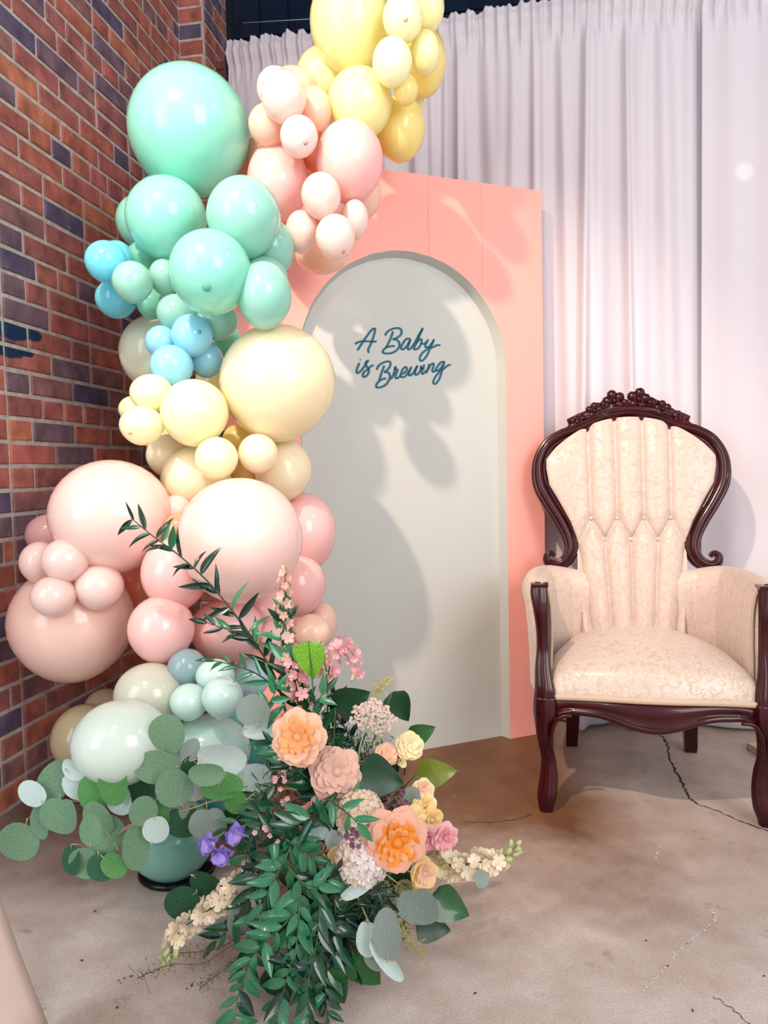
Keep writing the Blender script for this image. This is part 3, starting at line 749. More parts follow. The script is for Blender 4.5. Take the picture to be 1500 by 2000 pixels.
# ================================================================== armchair
WOOD = mat('dark_mahogany', srgb(62, 6, 9), 0.24, coat=0.28, spec=0.2, var=(14, srgb(36, 3, 8), 0.25))
def damask(nm, ca, cb, cc, sc=26, ro=(.55, .34)):
    m = bpy.data.materials.new(nm); m.use_nodes = True; nt = m.node_tree; N = nt.nodes; Lk = nt.links; b = N['Principled BSDF']
    tc = N.new('ShaderNodeTexCoord'); n = N.new('ShaderNodeTexNoise'); n.inputs['Scale'].default_value = sc; n.inputs['Detail'].default_value = 3; n.inputs['Distortion'].default_value = 2.6
    Lk.new(tc.outputs['Object'], n.inputs['Vector'])
    r = N.new('ShaderNodeValToRGB'); e = r.color_ramp.elements; e[0].position = .44; e[0].color = (*srgb(*ca), 1); e[1].position = .50; e[1].color = (*srgb(*cb), 1)
    q = e.new(.56); q.color = (*srgb(*cc), 1); Lk.new(n.outputs['Fac'], r.inputs[0]); Lk.new(r.outputs[0], b.inputs['Base Color'])
    rr = N.new('ShaderNodeMapRange'); Lk.new(n.outputs['Fac'], rr.inputs[0]); rr.inputs[1].default_value = .44; rr.inputs[2].default_value = .56; rr.inputs[3].default_value = ro[0]; rr.inputs[4].default_value = ro[1]
    Lk.new(rr.outputs[0], b.inputs['Roughness']); b.inputs['Sheen Weight'].default_value = .25
    bp = N.new('ShaderNodeBump'); bp.inputs['Strength'].default_value = .25; bp.inputs['Distance'].default_value = .002; Lk.new(n.outputs['Fac'], bp.inputs['Height']); Lk.new(bp.outputs[0], b.inputs['Normal'])
    return m
DAM = damask('cream_damask', (194, 172, 158), (207, 186, 171), (200, 179, 164)); SEATM = damask('cream_satin_damask', (184, 165, 150), (205, 187, 173), (194, 175, 160), 34, (.5, .26)); GIMP = mat('gimp_braid', srgb(196, 168, 146), 0.7, bump=(420, 0.8, 0.002))
chair = empty('armchair', (0.685, 1.878, 0), 'carved mahogany parlour armchair with button-tufted cream damask upholstery', 'chair', None, math.atan2(-0.203, 0.979))
def yb(z): return 0.42 + 0.2 * (z - 0.45)             # leaning plane of the back
BN = Vector((0, -1, -0.2)).normalized() * -1           # placeholder
BFR = Vector((0, -1, 0.2)).normalized()                # faces the sitter
def cpart(name, v, f, m, parent=chair, smooth=True, rc=True):
    me = mesh(name, v, f, m, smooth)
    if rc: recalc(me)
    return link(name, me, parent)
# --- back frame
half = [(0, 1.080, .036), (-.060, 1.072, .038), (-.113, 1.052, .042), (-.160, 1.030, .045), (-.205, 1.016, .044), (-.250, .985, .046), (-.276, .930, .050), (-.273, .863, .057), (-.245, .803, .056),
        (-.210, .745, .054), (-.186, .692, .050), (-.182, .650, .044), (-.200, .615, .040), (-.232, .602, .032), (-.256, .612, .026), (-.258, .632, .022), (-.244, .640, .017), (-.234, .630, .012)]
full = [(-x, z, w) for x, z, w in half[::-1]] + half[1:]
P = catmull([(x, z, w) for x, z, w in full], 6)
path = [Vector((p[0], yb(p[1]) - 0.012, p[1])) for p in P]; wd = [p[2] for p in P]
sides = []
for i in range(len(path)):
    t = (path[min(i+1, len(path)-1)] - path[max(i-1, 0)]).normalized(); s = t.cross(BFR).normalized(); sides.append(s)
prof = [(-.5, -.6), (-.5, .25), (-.44, .5), (-.34, .62), (-.26, .52), (-.20, .60), (-.05, .95), (.12, 1.05), (.26, .92), (.32, .72), (.38, .78), (.47, .62), (.5, .35), (.5, -.6)]
v, f = sweep_vf(path, sides, [BFR] * len(path), prof, wd, [0.018 + 0.12 * w for w in wd])
cpart('back_frame', v, f, WOOD)
# --- crest carving: roses and leaves
mb = MB()
def blob(c, rx, ry, rz, rot=0.0, n=8, m=6):
    v = []; f = []
    for j in range(m + 1):
        th = PI * j / m
        for i in range(n):
            a = 2 * PI * i / n; x, y, z = rx * math.sin(th) * math.cos(a), ry * math.cos(th), rz * math.sin(th) * math.sin(a)
            v.append((c[0] + x * math.cos(rot) - z * math.sin(rot), c[1] + y, c[2] + x * math.sin(rot) + z * math.cos(rot)))
    for j in range(m):
        for i in range(n): f.append((j*n+i, j*n+(i+1) % n, (j+1)*n+(i+1) % n, (j+1)*n+i))
    return v, f
def crest_xy(x): return 1.098 - 1.05 * x * x
def rose_c(x, z, r, ph=0.0):
    y = yb(z) - 0.020
    for k in range(5):
        a = ph + 2 * PI * k / 5 + PI / 2; mb.add(*blob((x + r * .60 * math.cos(a), y, z + r * .60 * math.sin(a)), r * .52, r * .40, r * .50, a))
    mb.add(*blob((x, y - r * .35, z), r * .30, r * .3, r * .30))
    ring = [Vector((x + r * .38 * math.cos(2 * PI * i / 10), y - r * .34, z + r * .38 * math.sin(2 * PI * i / 10))) for i in range(11)]
    mb.add(*tube_vf(ring, r * .09, 5, False))
def leaf_c(x, z, L, rot): mb.add(*blob((x, yb(z) - 0.014, z), L * .62, L * .30, L * .34, rot))
rose_c(-.040, 1.126, .034, .3); rose_c(.036, 1.128, .035, -.2); rose_c(-.102, 1.096, .026); rose_c(.108, 1.094, .026); rose_c(-.150, 1.070, .018); rose_c(.156, 1.068, .018); rose_c(0, 1.110, .022, .6); rose_c(-.072, 1.106, .020, .2); rose_c(.076, 1.106, .020, .4)
for x, z, L, r in ((0, 1.116, .034, 0), (-.001, 1.106, .05, .0), (-.066, 1.120, .04, .5), (.074, 1.120, .046, -.35), (-.070, 1.101, .04, .2), (.074, 1.100, .042, -.3), (-.128, 1.083, .04, .6), (.132, 1.084, .044, -.6),
                   (-.150, 1.068, .044, .75), (.156, 1.066, .046, -.7), (-.172, 1.050, .034, .6), (.180, 1.046, .034, -.6), (-.036, 1.098, .05, .1), (.04, 1.098, .05, -.1), (-.115, 1.078, .04, .3), (.118, 1.078, .04, -.3), (.088, 1.112, .03, .5), (-.084, 1.112, .03, -.5)):
    leaf_c(x, z, L, r)
rail = [Vector((x, yb(crest_xy(x)) - .006, crest_xy(x) - .002)) for x in np.linspace(-.185, .19, 24)]
mb.add(*tube_vf(rail, [0.010 + 0.017 * math.cos(x / .21 * PI / 2) for x in np.linspace(-.185, .19, 24)], 8))
cpart('crest_carving', mb.v, mb.f, WOOD)
# --- tufted back panel
VL = [(0, .36, .150, 0), (.12, .44, .152, 0), (.34, .58, .164, 0), (.42, .63, .164, 0), (.50, .684, .163, 0), (.58, .74, .183, 0), (.68, .81, .218, .004), (.77, .87, .248, .012), (.87, .94, .257, .03), (.94, 1.0, .257, .058), (.985, 1.045, .242, .083), (1, 1.072, .226, .092)]
UP_B = [(-.120, .75), (-.040, .75), (.040, .75), (.120, .75)]; LO_B = [(-.080, .685), (0, .685), (.080, .685)]
SEG = [((-.120, .75), (-.124, 1.05)), ((-.040, .75), (-.041, 1.08)), ((.040, .75), (.043, 1.08)), ((.120, .75), (.126, 1.05)),
       ((-.080, .685), (-.062, .38)), ((0, .685), (0, .38)), ((.080, .685), (.062, .38)), ((-.120, .75), (-.165, .66)), ((.120, .75), (.165, .66)), ((-.16, .66), (-.122, .37)), ((.16, .66), (.124, .37))]
for i, b_ in enumerate(LO_B): SEG += [(UP_B[i], b_), (UP_B[i+1], b_)]
def segd(p, a, b_):
    ax, az = a; bx_, bz = b_; dx, dz = bx_-ax, bz-az; t = max(0, min(1, ((p[0]-ax)*dx + (p[1]-az)*dz) / (dx*dx+dz*dz)))
    return math.hypot(p[0]-ax-dx*t, p[1]-az-dz*t)
NU, NV = 121, 130; v = []
for i in range(NU):
    u = -1 + 2 * i / (NU - 1)
    for j in range(NV):
        t = j / (NV - 1); z0 = np.interp(t, [a[0] for a in VL], [a[1] for a in VL]); W = np.interp(t, [a[0] for a in VL], [a[2] for a in VL]); dr = np.interp(t, [a[0] for a in VL], [a[3] for a in VL])
        x = u * W; z = z0 - dr * abs(u) ** 2.2
        d = min(segd((x, z), a, b_) for a, b_ in SEG); db = min(math.hypot(x - a, z - b_) for a, b_ in UP_B + LO_B)
        puff = 0.016 * (1 - math.exp(-(d / .0075) ** 1.0)) + 0.008 * (1 - math.exp(-(d / .03) ** 2)) + 0.008 * (1 - math.exp(-(db / .016) ** 2)) + 0.016 * math.sqrt(max(0, 1 - abs(u) ** 4)) * math.sqrt(max(0, min(1, (1 - t) * 9))) 
        v.append((x, yb(z) - puff - 0.006 + 0.0, z))
BU = cpart('back_upholstery', v, grid_faces(NU, NV), DAM)
# outside back
v = []; 
for i in range(31):
    u = -1 + i / 15
    for j in range(30):
        t = j / 29; z0 = np.interp(t, [a[0] for a in VL], [a[1] for a in VL]); W = np.interp(t, [a[0] for a in VL], [a[2] for a in VL]); dr = np.interp(t, [a[0] for a in VL], [a[3] for a in VL])
        z = z0 - dr * abs(u) ** 2.2; v.append((u * W, yb(z) + 0.012 + .02 * (1 - u * u), z))
cpart('back_cover', v, grid_faces(31, 30), DAM)
for x, z in UP_B + LO_B:
    cpart('button', *blob((x, yb(z) - 0.027, z), .0068, .006, .0068), DAM, BU)
# gimp between frame and cloth
gp = []
for k, (x, z, w_) in enumerate(full[5:-5]):
    pass
ring = [p for p in P if p[1] > 0.62]; ring = ring[6:-6] if len(ring) > 40 else ring
gpts = []
idx = [i for i in range(len(P)) if P[i][1] > 0.665]
lo, hi = idx[0] + 1, idx[-1] - 1
for i in range(lo, hi): gpts.append(path[i] + sides[i] * (0.5 * wd[i] + 0.004) * 1 + BFR * 0.006)
c_in = Vector((0, 0, .86))
if sum((path[i] + sides[i] * .02 - c_in).length - (path[i] - sides[i] * .02 - c_in).length for i in range(lo, hi)) > 0:
    gpts = [path[i] - sides[i] * (0.5 * wd[i] + 0.004) + BFR * 0.006 for i in range(lo, hi)]
cpart('braid_trim', *tube_vf(gpts, 0.0042, 6), GIMP, BU)
# --- arms: rolled, padded tub sides (inner wall, roll, outer wall)
def arm(sg):
    A = [(.122, .404), (.180, .398), (.232, .368), (.256, .310), (.264, .220), (.266, .130), (.262, .062)]
    C = catmull([(a, b_, 0) for a, b_ in A], 10); n = len(C); v = []
    zt = lambda t: np.interp(t, [0, .12, .3, .6, .85, 1], [.585, .592, .606, .612, .612, .606])
    pr = [(-.002, .300), (-.004, .40), (-.006, .46), (-.006, .52), (-.004, .56), (.002, .60), (.012, .625), (.026, .64), (.042, .640), (.056, .630), (.066, .610), (.066, .585), (.058, .55), (.052, .48), (.048, .40), (.046, .31)]
    for i, c in enumerate(C):
        t = i / (n - 1); tg = (C[min(i+1, n-1)] - C[max(i-1, 0)]).normalized(); nm = Vector((tg.y, -tg.x, 0)) * -1
        nm = Vector((-tg.y, tg.x, 0)); nm = nm if nm.x > 0 else -nm
        if t < .3: nm = (nm * (t / .3) + Vector((.75, .66, 0)) * (1 - t / .3)).normalized()
        ch = abs(math.sin(PI * (t * 5.2 + .1))) ** .5 if t < .80 else 1
        wsc = np.interp(t, [0, .25, .8, 1], [.75, 1, 1, .90])
        for k, (o_, z) in enumerate(pr):
            zz = .345 + (z - .345) * ((zt(t) - .345) / (.64 - .345)) if z > .345 else z
            pf = -0.007 * ch if k < 6 else 0
            p = Vector((c.x, c.y, 0)) + nm * (o_ * wsc + pf); v.append((p.x * sg, p.y, zz))
    m_ = len(pr); f = grid_faces(n, m_)
    f.append(tuple((n-1)*m_ + j for j in range(m_)))
    AO = cpart('arm', v, f, DAM)
    # braid down the front edge of the arm
    c = C[-1]; pts = [Vector(((c.x + o_ * .9 - .004) * sg, c.y - .004, .345 + (z - .345) * ((.608 - .345) / .295))) for o_, z in pr[:9]]
    cpart('braid_trim', *tube_vf(pts, .0042, 6), GIMP, AO)
for sg in (-1, 1): arm(sg)
# --- seat
NU, NV = 61, 41; v = []
for i in range(NU):
    u = -1 + 2 * i / (NU - 1)
    for j in range(NV):
        q = -1 + 2 * j / (NV - 1)
        hw = np.interp(q, [-1, -.6, 0, 1], [.262, .264, .254, .19]); fr = -0.012 - 0.022 * math.cos(u * PI / 2) ** 1.5 + .012 * abs(u) ** 3
        y = fr + (q + 1) / 2 * (.43 - fr); x = u * hw
        e = ((1 - abs(u) ** 9) * (1 - abs(q) ** 9)); z = .318 - .010 * abs(u) ** 3 + .072 * max(0, e) ** .30 + .052 * (1 - u * u) * math.cos((q - .15) * PI / 2 / 1.15)
        ins = 1 - 0.0 * e
        v.append((x, y, z))
SO = cpart('seat_cushion', v, grid_faces(NU, NV), SEATM)
pts = []
for i in range(41):
    u = -1 + i / 20; fr = -0.012 - 0.022 * math.cos(u * PI / 2) ** 1.5 + .012 * abs(u) ** 3; pts.append(Vector((u * .262, fr - .004, .316 - .010 * abs(u) ** 3)))
v = []; 
for p in pts: v += [p + Vector((0, 0, -.008)), p + Vector((0, -.004, -.006)), p + Vector((0, -.0045, 0)), p + Vector((0, -.004, .006)), p + Vector((0, 0, .008))]
cpart('braid_trim', v, grid_faces(41, 5), GIMP, SO)
# --- front apron
v = []; n = 49
for i in range(n):
    u = -1 + 2 * i / (n - 1); x = u * .262; fr = -0.016 - 0.022 * math.cos(u * PI / 2) ** 1.5 + .012 * abs(u) ** 3
    zt = .310 - .010 * abs(u) ** 3; zb = .236 + .034 * math.sin(min(1, abs(u) / .62) * PI / 2) ** 2 - .022 * max(0, (abs(u) - .8) / .2) ** 1.2
    for y_, z in ((.03, zt), (0, zt), (-.002, zt - (zt - zb) * .5), (.001, zb + .016), (-.004, zb + .012), (-.009, zb + .006), (-.008, zb), (-.003, zb - .004), (.03, zb)):
        v.append((x, fr + y_, z))
f = grid_faces(n, 9) + [(i*9+8, i*9, (i+1)*9, (i+1)*9+8) for i in range(n-1)]
cpart('front_apron', v, f, WOOD)
# --- side and back rails
for sg in (-1, 1):
    a, b_ = Vector((.268 * sg, .01, .285)), Vector((.185 * sg, .455, .285)); d = (b_ - a) / 2; s = Vector((d.y, -d.x, 0)).normalized() * .012
    v, f = box_vf((a + b_) / 2, d, s, Vector((0, 0, .03))); cpart('side_rail', v, f, WOOD, smooth=False)
v, f = box_vf((0, .458, .285), Vector((.185, 0, 0)), Vector((0, .012, 0)), Vector((0, 0, .03))); cpart('back_rail', v, f, WOOD, smooth=False)
# --- front legs and arm posts
fl = []
for k in range(28):
    a = 2 * PI * k / 28; r = 1.0 + (0.10 * math.cos(8 * a) if math.sin(a) > 0 else 0); fl.append((.5 * r * math.copysign(abs(math.cos(a)) ** .75, math.cos(a)), .5 * r * math.copysign(abs(math.sin(a)) ** .75, math.sin(a))))
def post(name, pts, sg):
    C = catmull([(a * sg, b_, c) for a, b_, c, w_, d_ in pts], 8); W = catmull([(w_, d_, 0) for a, b_, c, w_, d_ in pts], 8)
    v, f = sweep_vf(C, [Vector((1, 0, 0))] * len(C), [Vector((0, -1, 0))] * len(C), fl, [q[0] for q in W], [q[1] for q in W])
    return cpart(name, v, f, WOOD)
for sg in (-1, 1):
    PO = post('arm_post', [(-.284, .040, .598, .042, .030), (-.284, .036, .575, .044, .034), (-.280, .030, .53, .038, .034), (-.277, .030, .48, .032, .032), (-.276, .026, .43, .032, .034), (-.276, .016, .38, .040, .042), (-.272, .004, .33, .050, .050), (-.271, .000, .29, .058, .054)], sg)
    v, f = box_vf((-.284 * sg, .045, .6), Vector((.023, 0, 0)), Vector((0, .022, 0)), Vector((0, 0, .004))); cpart('post_cap', v, f, WOOD, PO, False)
    mbx = [Vector(((-.262) * sg, -.020, .330)), Vector((-.256 * sg, -.024, .30)), Vector((-.250 * sg, -.026, .275))]
    post('front_leg', [(-.271, .000, .31, .056, .054), (-.272, -.004, .27, .058, .058), (-.273, -.004, .22, .046, .050), (-.270, .004, .17, .037, .040), (-.264, .010, .13, .038, .038), (-.264, .006, .085, .046, .042), (-.268, -.002, .045, .050, .044), (-.272, -.006, .016, .040, .038), (-.272, -.006, 0, .034, .034)], sg)
    kn = catmull([Vector((x_ * sg, y_, z_)) for x_, y_, z_ in ((-.205, -.037, .270), (-.232, -.036, .266), (-.249, -.035, .246), (-.257, -.034, .215), (-.262, -.026, .175))], 5)
    v, f = tube_vf(kn, [.0055] * 8 + [.005] * 6 + [.0045 - .0004 * i_ for i_ in range(len(kn) - 14)], 8); cpart('knee_moulding', v, f, WOOD)
    # back legs, square and splayed
    C = [Vector((-.172 * sg, .450, .31)), Vector((-.178 * sg, .460, .15)), Vector((-.184 * sg, .478, .02)), Vector((-.184 * sg, .478, 0))]
    sq = [(-.5, -.45), (-.45, -.5), (.45, -.5), (.5, -.45), (.5, .45), (.45, .5), (-.45, .5), (-.5, .45)]
    v, f = sweep_vf(C, [Vector((1, 0, 0))] * 4, [Vector((0, -1, 0))] * 4, sq, [.046, .042, .038, .034], [.040, .038, .034, .03])
    cpart('back_leg', v, f, WOOD, smooth=False)

# ================================================================== flowers and greenery
RN = random.Random(77)
def gmat(name, a, b_, rough=.25, tr=.14, coat=.45):
    return mat(name, a, rough, trans=tr, coat=coat, var=(26, b_, .2))
RUSC = [gmat('ruscus_green', srgb(22, 90, 54), srgb(12, 62, 40)), gmat('ruscus_green_light', srgb(66, 142, 96), srgb(34, 104, 68)), gmat('ruscus_green_dark', srgb(12, 58, 38), srgb(6, 38, 26))]
EUC = {'g': gmat('eucalyptus_green', srgb(126, 162, 128), srgb(100, 140, 108), .6, .25, 0), 'p': gmat('eucalyptus_pale', srgb(206, 222, 216), srgb(184, 204, 198), .6, .2, 0),
       'b': gmat('eucalyptus_bright', srgb(98, 160, 84), srgb(72, 132, 70), .55, .3, 0), 's': gmat('eucalyptus_grey', srgb(150, 164, 154), srgb(128, 144, 136), .6, .2, 0), 'd': gmat('eucalyptus_dark', srgb(44, 100, 66), srgb(28, 74, 52), .5, .2, 0)}  # the s tone is the leaves' own grey
BIG = {'lime': gmat('variegated_lime', srgb(150, 206, 50), srgb(70, 160, 40), .35, .4), 'dark': gmat('ivy_dark', srgb(12, 66, 32), srgb(8, 46, 26), .4, .10, .0), 'olive': gmat('olive_leaf', srgb(136, 150, 44), srgb(104, 124, 40), .4, .3),
       'mid': gmat('ivy_mid', srgb(34, 104, 40), srgb(22, 78, 34), .35, .2), 'grey': EUC['s']}
STEMM = mat('green_stem', srgb(58, 92, 48), .5); TWIG = mat('tan_twig', srgb(196, 176, 128), .6); DSTEM = mat('dark_stem', srgb(44, 62, 38), .5)
def leaf_mesh(name, shape, m, curl=0.12, fold=0.10, nv=8, wav=0.0):
    """leaf along +Y from the origin, length 1; half width profile shape(t)"""
    v = []; f = []
    for i in range(nv + 1):
        t = i / nv; w_ = shape(t); zc = -curl * t * t
        for k, a in enumerate((-1, -.5, 0, .5, 1)):
            v.append((a * w_, t - (0.0), zc + fold * abs(a) * w_ + wav * math.sin(9 * t + a) * abs(a)))
    for i in range(nv):
        for k in range(4): f.append((i*5+k, i*5+k+1, (i+1)*5+k+1, (i+1)*5+k))
    me = mesh(name, v, f, m); return me
def disc_leaf(name, m, cup=0.08, notch=0.10, asp=1.0):
    v = [(0, .5, -cup * .4)]; f = []; n = 20
    for rr in (.55, 1):
        for i in range(n):
            a = 2 * PI * i / n - PI / 2; r = .5 * rr * (1 - notch * math.exp(-((i if i < n/2 else n - i) / 1.3) ** 2) * rr)
            v.append((r * math.cos(a) * asp, .5 + r * math.sin(a), cup * rr * rr * (.5 + .5 * math.cos(2 * a)) - cup * .4))
    for i in range(n): f.append((0, 1+i, 1+(i+1) % n)); f.append((1+i, 1+n+i, 1+n+(i+1) % n, 1+(i+1) % n))
    return mesh(name, v, f, m)
rus_shape = lambda t: 0.185 * (math.sin(PI * min(1, t ** .80)) ** .85) * (1 - .25 * t)
ivy_shape = lambda t: 0.46 * (math.sin(PI * min(1, t ** .55)) ** .8) * (1 - .12 * t) + (0.06 if t < .05 else 0)
L_RUS = [leaf_mesh('leaf', rus_shape, m, c, fd, 8) for m in RUSC for c, fd in ((.14, .35), (.38, .45), (-.20, .3))]
L_EUC = {k: [disc_leaf('leaf', m, c, nt_, asp) for c, nt_, asp in ((.10, .12, 1.0), (.16, .30, 1.08), (.06, .06, .92))] for k, m in EUC.items()}
L_BIG = {k: leaf_mesh('leaf', ivy_shape, m, .18, .18, 10, .02) for k, m in BIG.items()}
def frame_mat(base, d, n, L, wsc=1.0):
    d = d.normalized(); n = (n - d * n.dot(d)).normalized(); s = d.cross(n)
    return Matrix.Translation(base) @ Matrix((s, d, n)).transposed().to_4x4() @ Matrix.Diagonal((L * wsc, L, L, 1))
def add_leaf(root, me, base, d, n, L, wsc=1.0, name='leaf'):
    if base.z < 0.006: base = Vector((base.x, base.y, .006))
    tip = base + d.normalized() * L
    if tip.z < .006: d = Vector((d.x, d.y, (0.008 - base.z) / L))
    o = link(name, me, root); o.matrix_local = Matrix.Translation(-root.location) @ frame_mat(base, d, n, L, wsc); return o
def vdir(ang, toward=0.0):
    """direction in the picture plane (degrees, 0 = right, 90 = up) tilted towards the viewer"""
    a = math.radians(ang); return (RIGHT * math.cos(a) + UP * math.sin(a) - FWD * toward).normalized()
def vnorm(rnd, k=.55): return (-FWD + Vector((rnd.uniform(-k, k), rnd.uniform(-.2, .2), rnd.uniform(-.1, k + .25)))).normalized()
def plant(name, label, cat, group, pix, rad, m, ground=None):
    pts = catmull([at(x, y, Y) for x, y, Y in pix], 6)
    for p in pts:
        if p.z < .006: p.z = .006
    root = empty(name, pts[0], label, cat, group)
    n = len(pts); v, f = tube_vf([p - pts[0] for p in pts], [rad * (1 - .7 * i / (n-1)) for i in range(n)], 6)
    link('stem', mesh('stem', v, f, m), root); return root, pts
def along(pts, t):
    q = t * (len(pts) - 1); i = min(int(q), len(pts) - 2); return pts[i].lerp(pts[i+1], q - i), (pts[i+1] - pts[i]).normalized()
def px_len(p, px): return px * (RC.T @ (np.array(p) - CAM))[1] / F
def screen_angle(p, d):
    x0, y0 = proj(p); x1, y1 = proj(p + d * .02); return math.degrees(math.atan2(-(y1 - y0), x1 - x0))

# ---- ruscus stems: (photo pixels + depth), number of leaves, leaf length px, shade, label
RUS = [
 ([(590,1500,1.46),(566,1420,1.48),(540,1330,1.49),(500,1258,1.50),(455,1195,1.50),(405,1135,1.50),(350,1085,1.50),(300,1048,1.50),(256,1012,1.50)], 46, 50, 2, 'long leafy ruscus stem arching up left across the biggest blush balloon', DSTEM),
 ([(505,1262,1.49),(480,1240,1.47),(440,1228,1.46),(400,1215,1.45)], 8, 40, 2, 'short dark leafy side sprig in front of the pink balloons, upper one', DSTEM),
 ([(545,1350,1.47),(505,1318,1.46),(460,1300,1.45),(415,1290,1.44)], 9, 38, 1, 'leafy side sprig reaching left over the small aqua balloons', DSTEM),
 ([(600,1490,1.45),(588,1400,1.47),(566,1310,1.47),(548,1240,1.48),(556,1185,1.48)], 22, 44, 1, 'upright leafy ruscus stem beneath the pale pink flower spike', STEMM),
 ([(560,1500,1.42),(530,1440,1.42),(520,1390,1.43),(545,1340,1.43)], 12, 42, 1, 'leafy sprig left of the peach rose', STEMM),
 ([(650,1500,1.42),(625,1430,1.43),(612,1385,1.42),(640,1345,1.42)], 12, 44, 0, 'leafy sprig just above the peach rose', STEMM),
 ([(640,1570,1.36),(600,1520,1.34),(560,1490,1.33),(530,1450,1.34)], 14, 44, 0, 'leafy sprig left of the ruffled blush rose', STEMM),
 ([(665,1640,1.30),(620,1600,1.28),(585,1608,1.27),(540,1630,1.27),(505,1585,1.28)], 17, 50, 0, 'glossy leafy sprig crossing the pink spray roses', DSTEM),
 ([(500,1590,1.30),(560,1640,1.27),(600,1665,1.26),(630,1700,1.26),(665,1712,1.26)], 18, 50, 1, 'glossy leafy sprig lying across the centre towards the yellow rose', STEMM),
 ([(640,1800,1.24),(700,1760,1.22),(730,1740,1.21),(760,1760,1.21)], 9, 40, 2, 'dark leafy sprig below the white hydrangea', DSTEM),
 ([(640,1560,1.26),(680,1590,1.20),(700,1610,1.19)], 5, 46, 1, 'short glossy sprig resting on the cream hydrangea', STEMM),
 ([(570,1600,1.32),(620,1585,1.29),(662,1580,1.28),(700,1575,1.28)], 9, 46, 1, 'glossy leafy sprig left of the cream hydrangea', DSTEM),
 ([(575,1640,1.28),(545,1700,1.25),(520,1750,1.24),(495,1830,1.24),(478,1900,1.22)], 20, 48, 1, 'trailing leafy stem left of the blush rose at the front', STEMM),
 ([(560,1660,1.28),(520,1690,1.26),(490,1740,1.27),(460,1800,1.28),(420,1840,1.28)], 16, 46, 0, 'trailing leafy stem above the cream flower spike on the left', STEMM),
 ([(590,1680,1.27),(585,1760,1.22),(580,1840,1.20),(560,1910,1.18),(540,1990,1.17)], 24, 50, 1, 'trailing leafy stem hanging straight down at the front, left one', STEMM),
 ([(620,1700,1.27),(625,1780,1.22),(615,1860,1.20),(600,1930,1.18),(605,2010,1.17)], 24, 50, 0, 'trailing leafy stem hanging straight down at the front, middle one', STEMM),
 ([(640,1700,1.28),(655,1780,1.24),(650,1850,1.22),(635,1920,1.19),(640,1990,1.18)], 22, 48, 0, 'trailing leafy stem hanging down at the front, right one', DSTEM),
 ([(600,1740,1.25),(560,1800,1.21),(500,1860,1.20),(470,1930,1.18),(455,2000,1.17)], 20, 50, 1, 'trailing leafy stem sweeping down to the left at the front edge', STEMM),
 ([(640,1760,1.26),(680,1830,1.24),(672,1890,1.22),(640,1940,1.19)], 14, 46, 2, 'dark leafy stem low on the right of the trailing greenery', DSTEM),
 ([(590,1780,1.24),(640,1830,1.21),(600,1890,1.19),(560,1880,1.19)], 14, 46, 2, 'dark leafy stem in the middle of the trailing greenery', DSTEM),
 ([(560,1690,1.24),(600,1730,1.22),(640,1720,1.22),(690,1700,1.24)], 12, 46, 1, 'leafy sprig under the small yellow rose', STEMM),
 ([(540,1570,1.33),(500,1620,1.30),(480,1680,1.29),(500,1740,1.27)], 13, 44, 0, 'leafy sprig right of the purple sweet peas', STEMM),
 ([(700,1520,1.42),(690,1450,1.44),(660,1400,1.44),(655,1370,1.44)], 11, 42, 2, 'dark leafy sprig below the pink larkspur', DSTEM),
 ([(540,1530,1.40),(500,1560,1.38),(470,1600,1.36),(440,1620,1.34)], 9, 46, 0, 'leafy sprig among the silver-dollar branches by the sweet peas', STEMM),
]
for pix, nl, lp, sh, label, sm in RUS:
    root, pts = plant('ruscus_stem', label, 'greenery', 'ruscus stems of the floor arrangement', pix, .0022 if nl < 40 else .0034, sm)
    nl = int(nl * 1.15) if nl not in (46, 8, 9) else nl
    rnd = random.Random(nl * 7 + int(pix[0][0]) + int(pix[-1][1]))
    tall = nl == 46; nl = 34 if tall else nl
    for k in range(nl):
        t = (k + .6 + (rnd.uniform(-.7, .7) if tall else 0)) / nl; t = max(0, min(.999, t)); p, d = along(pts, t if not tall else .22 + .78 * t)
        ang = screen_angle(p, d); sgn = 1 if k % 2 else -1
        off = rnd.uniform(12, 85) if tall else rnd.uniform(22, 62) if k < nl - 1 else 4
        a = ang + sgn * off
        # leaves lift or droop a little
        L = px_len(p, lp * rnd.uniform(1.0, 1.55) * (1 - .25 * t))
        me = L_RUS[(sh if rnd.random() < .6 else rnd.randint(0, 2)) * 3 + rnd.randint(0, 2)]
        add_leaf(root, me, p, vdir(a, rnd.uniform(-.25, .45)), vnorm(rnd, .9), L, rnd.uniform(.8, 1.15) * (.72 if tall or nl in (8, 9) else 1))

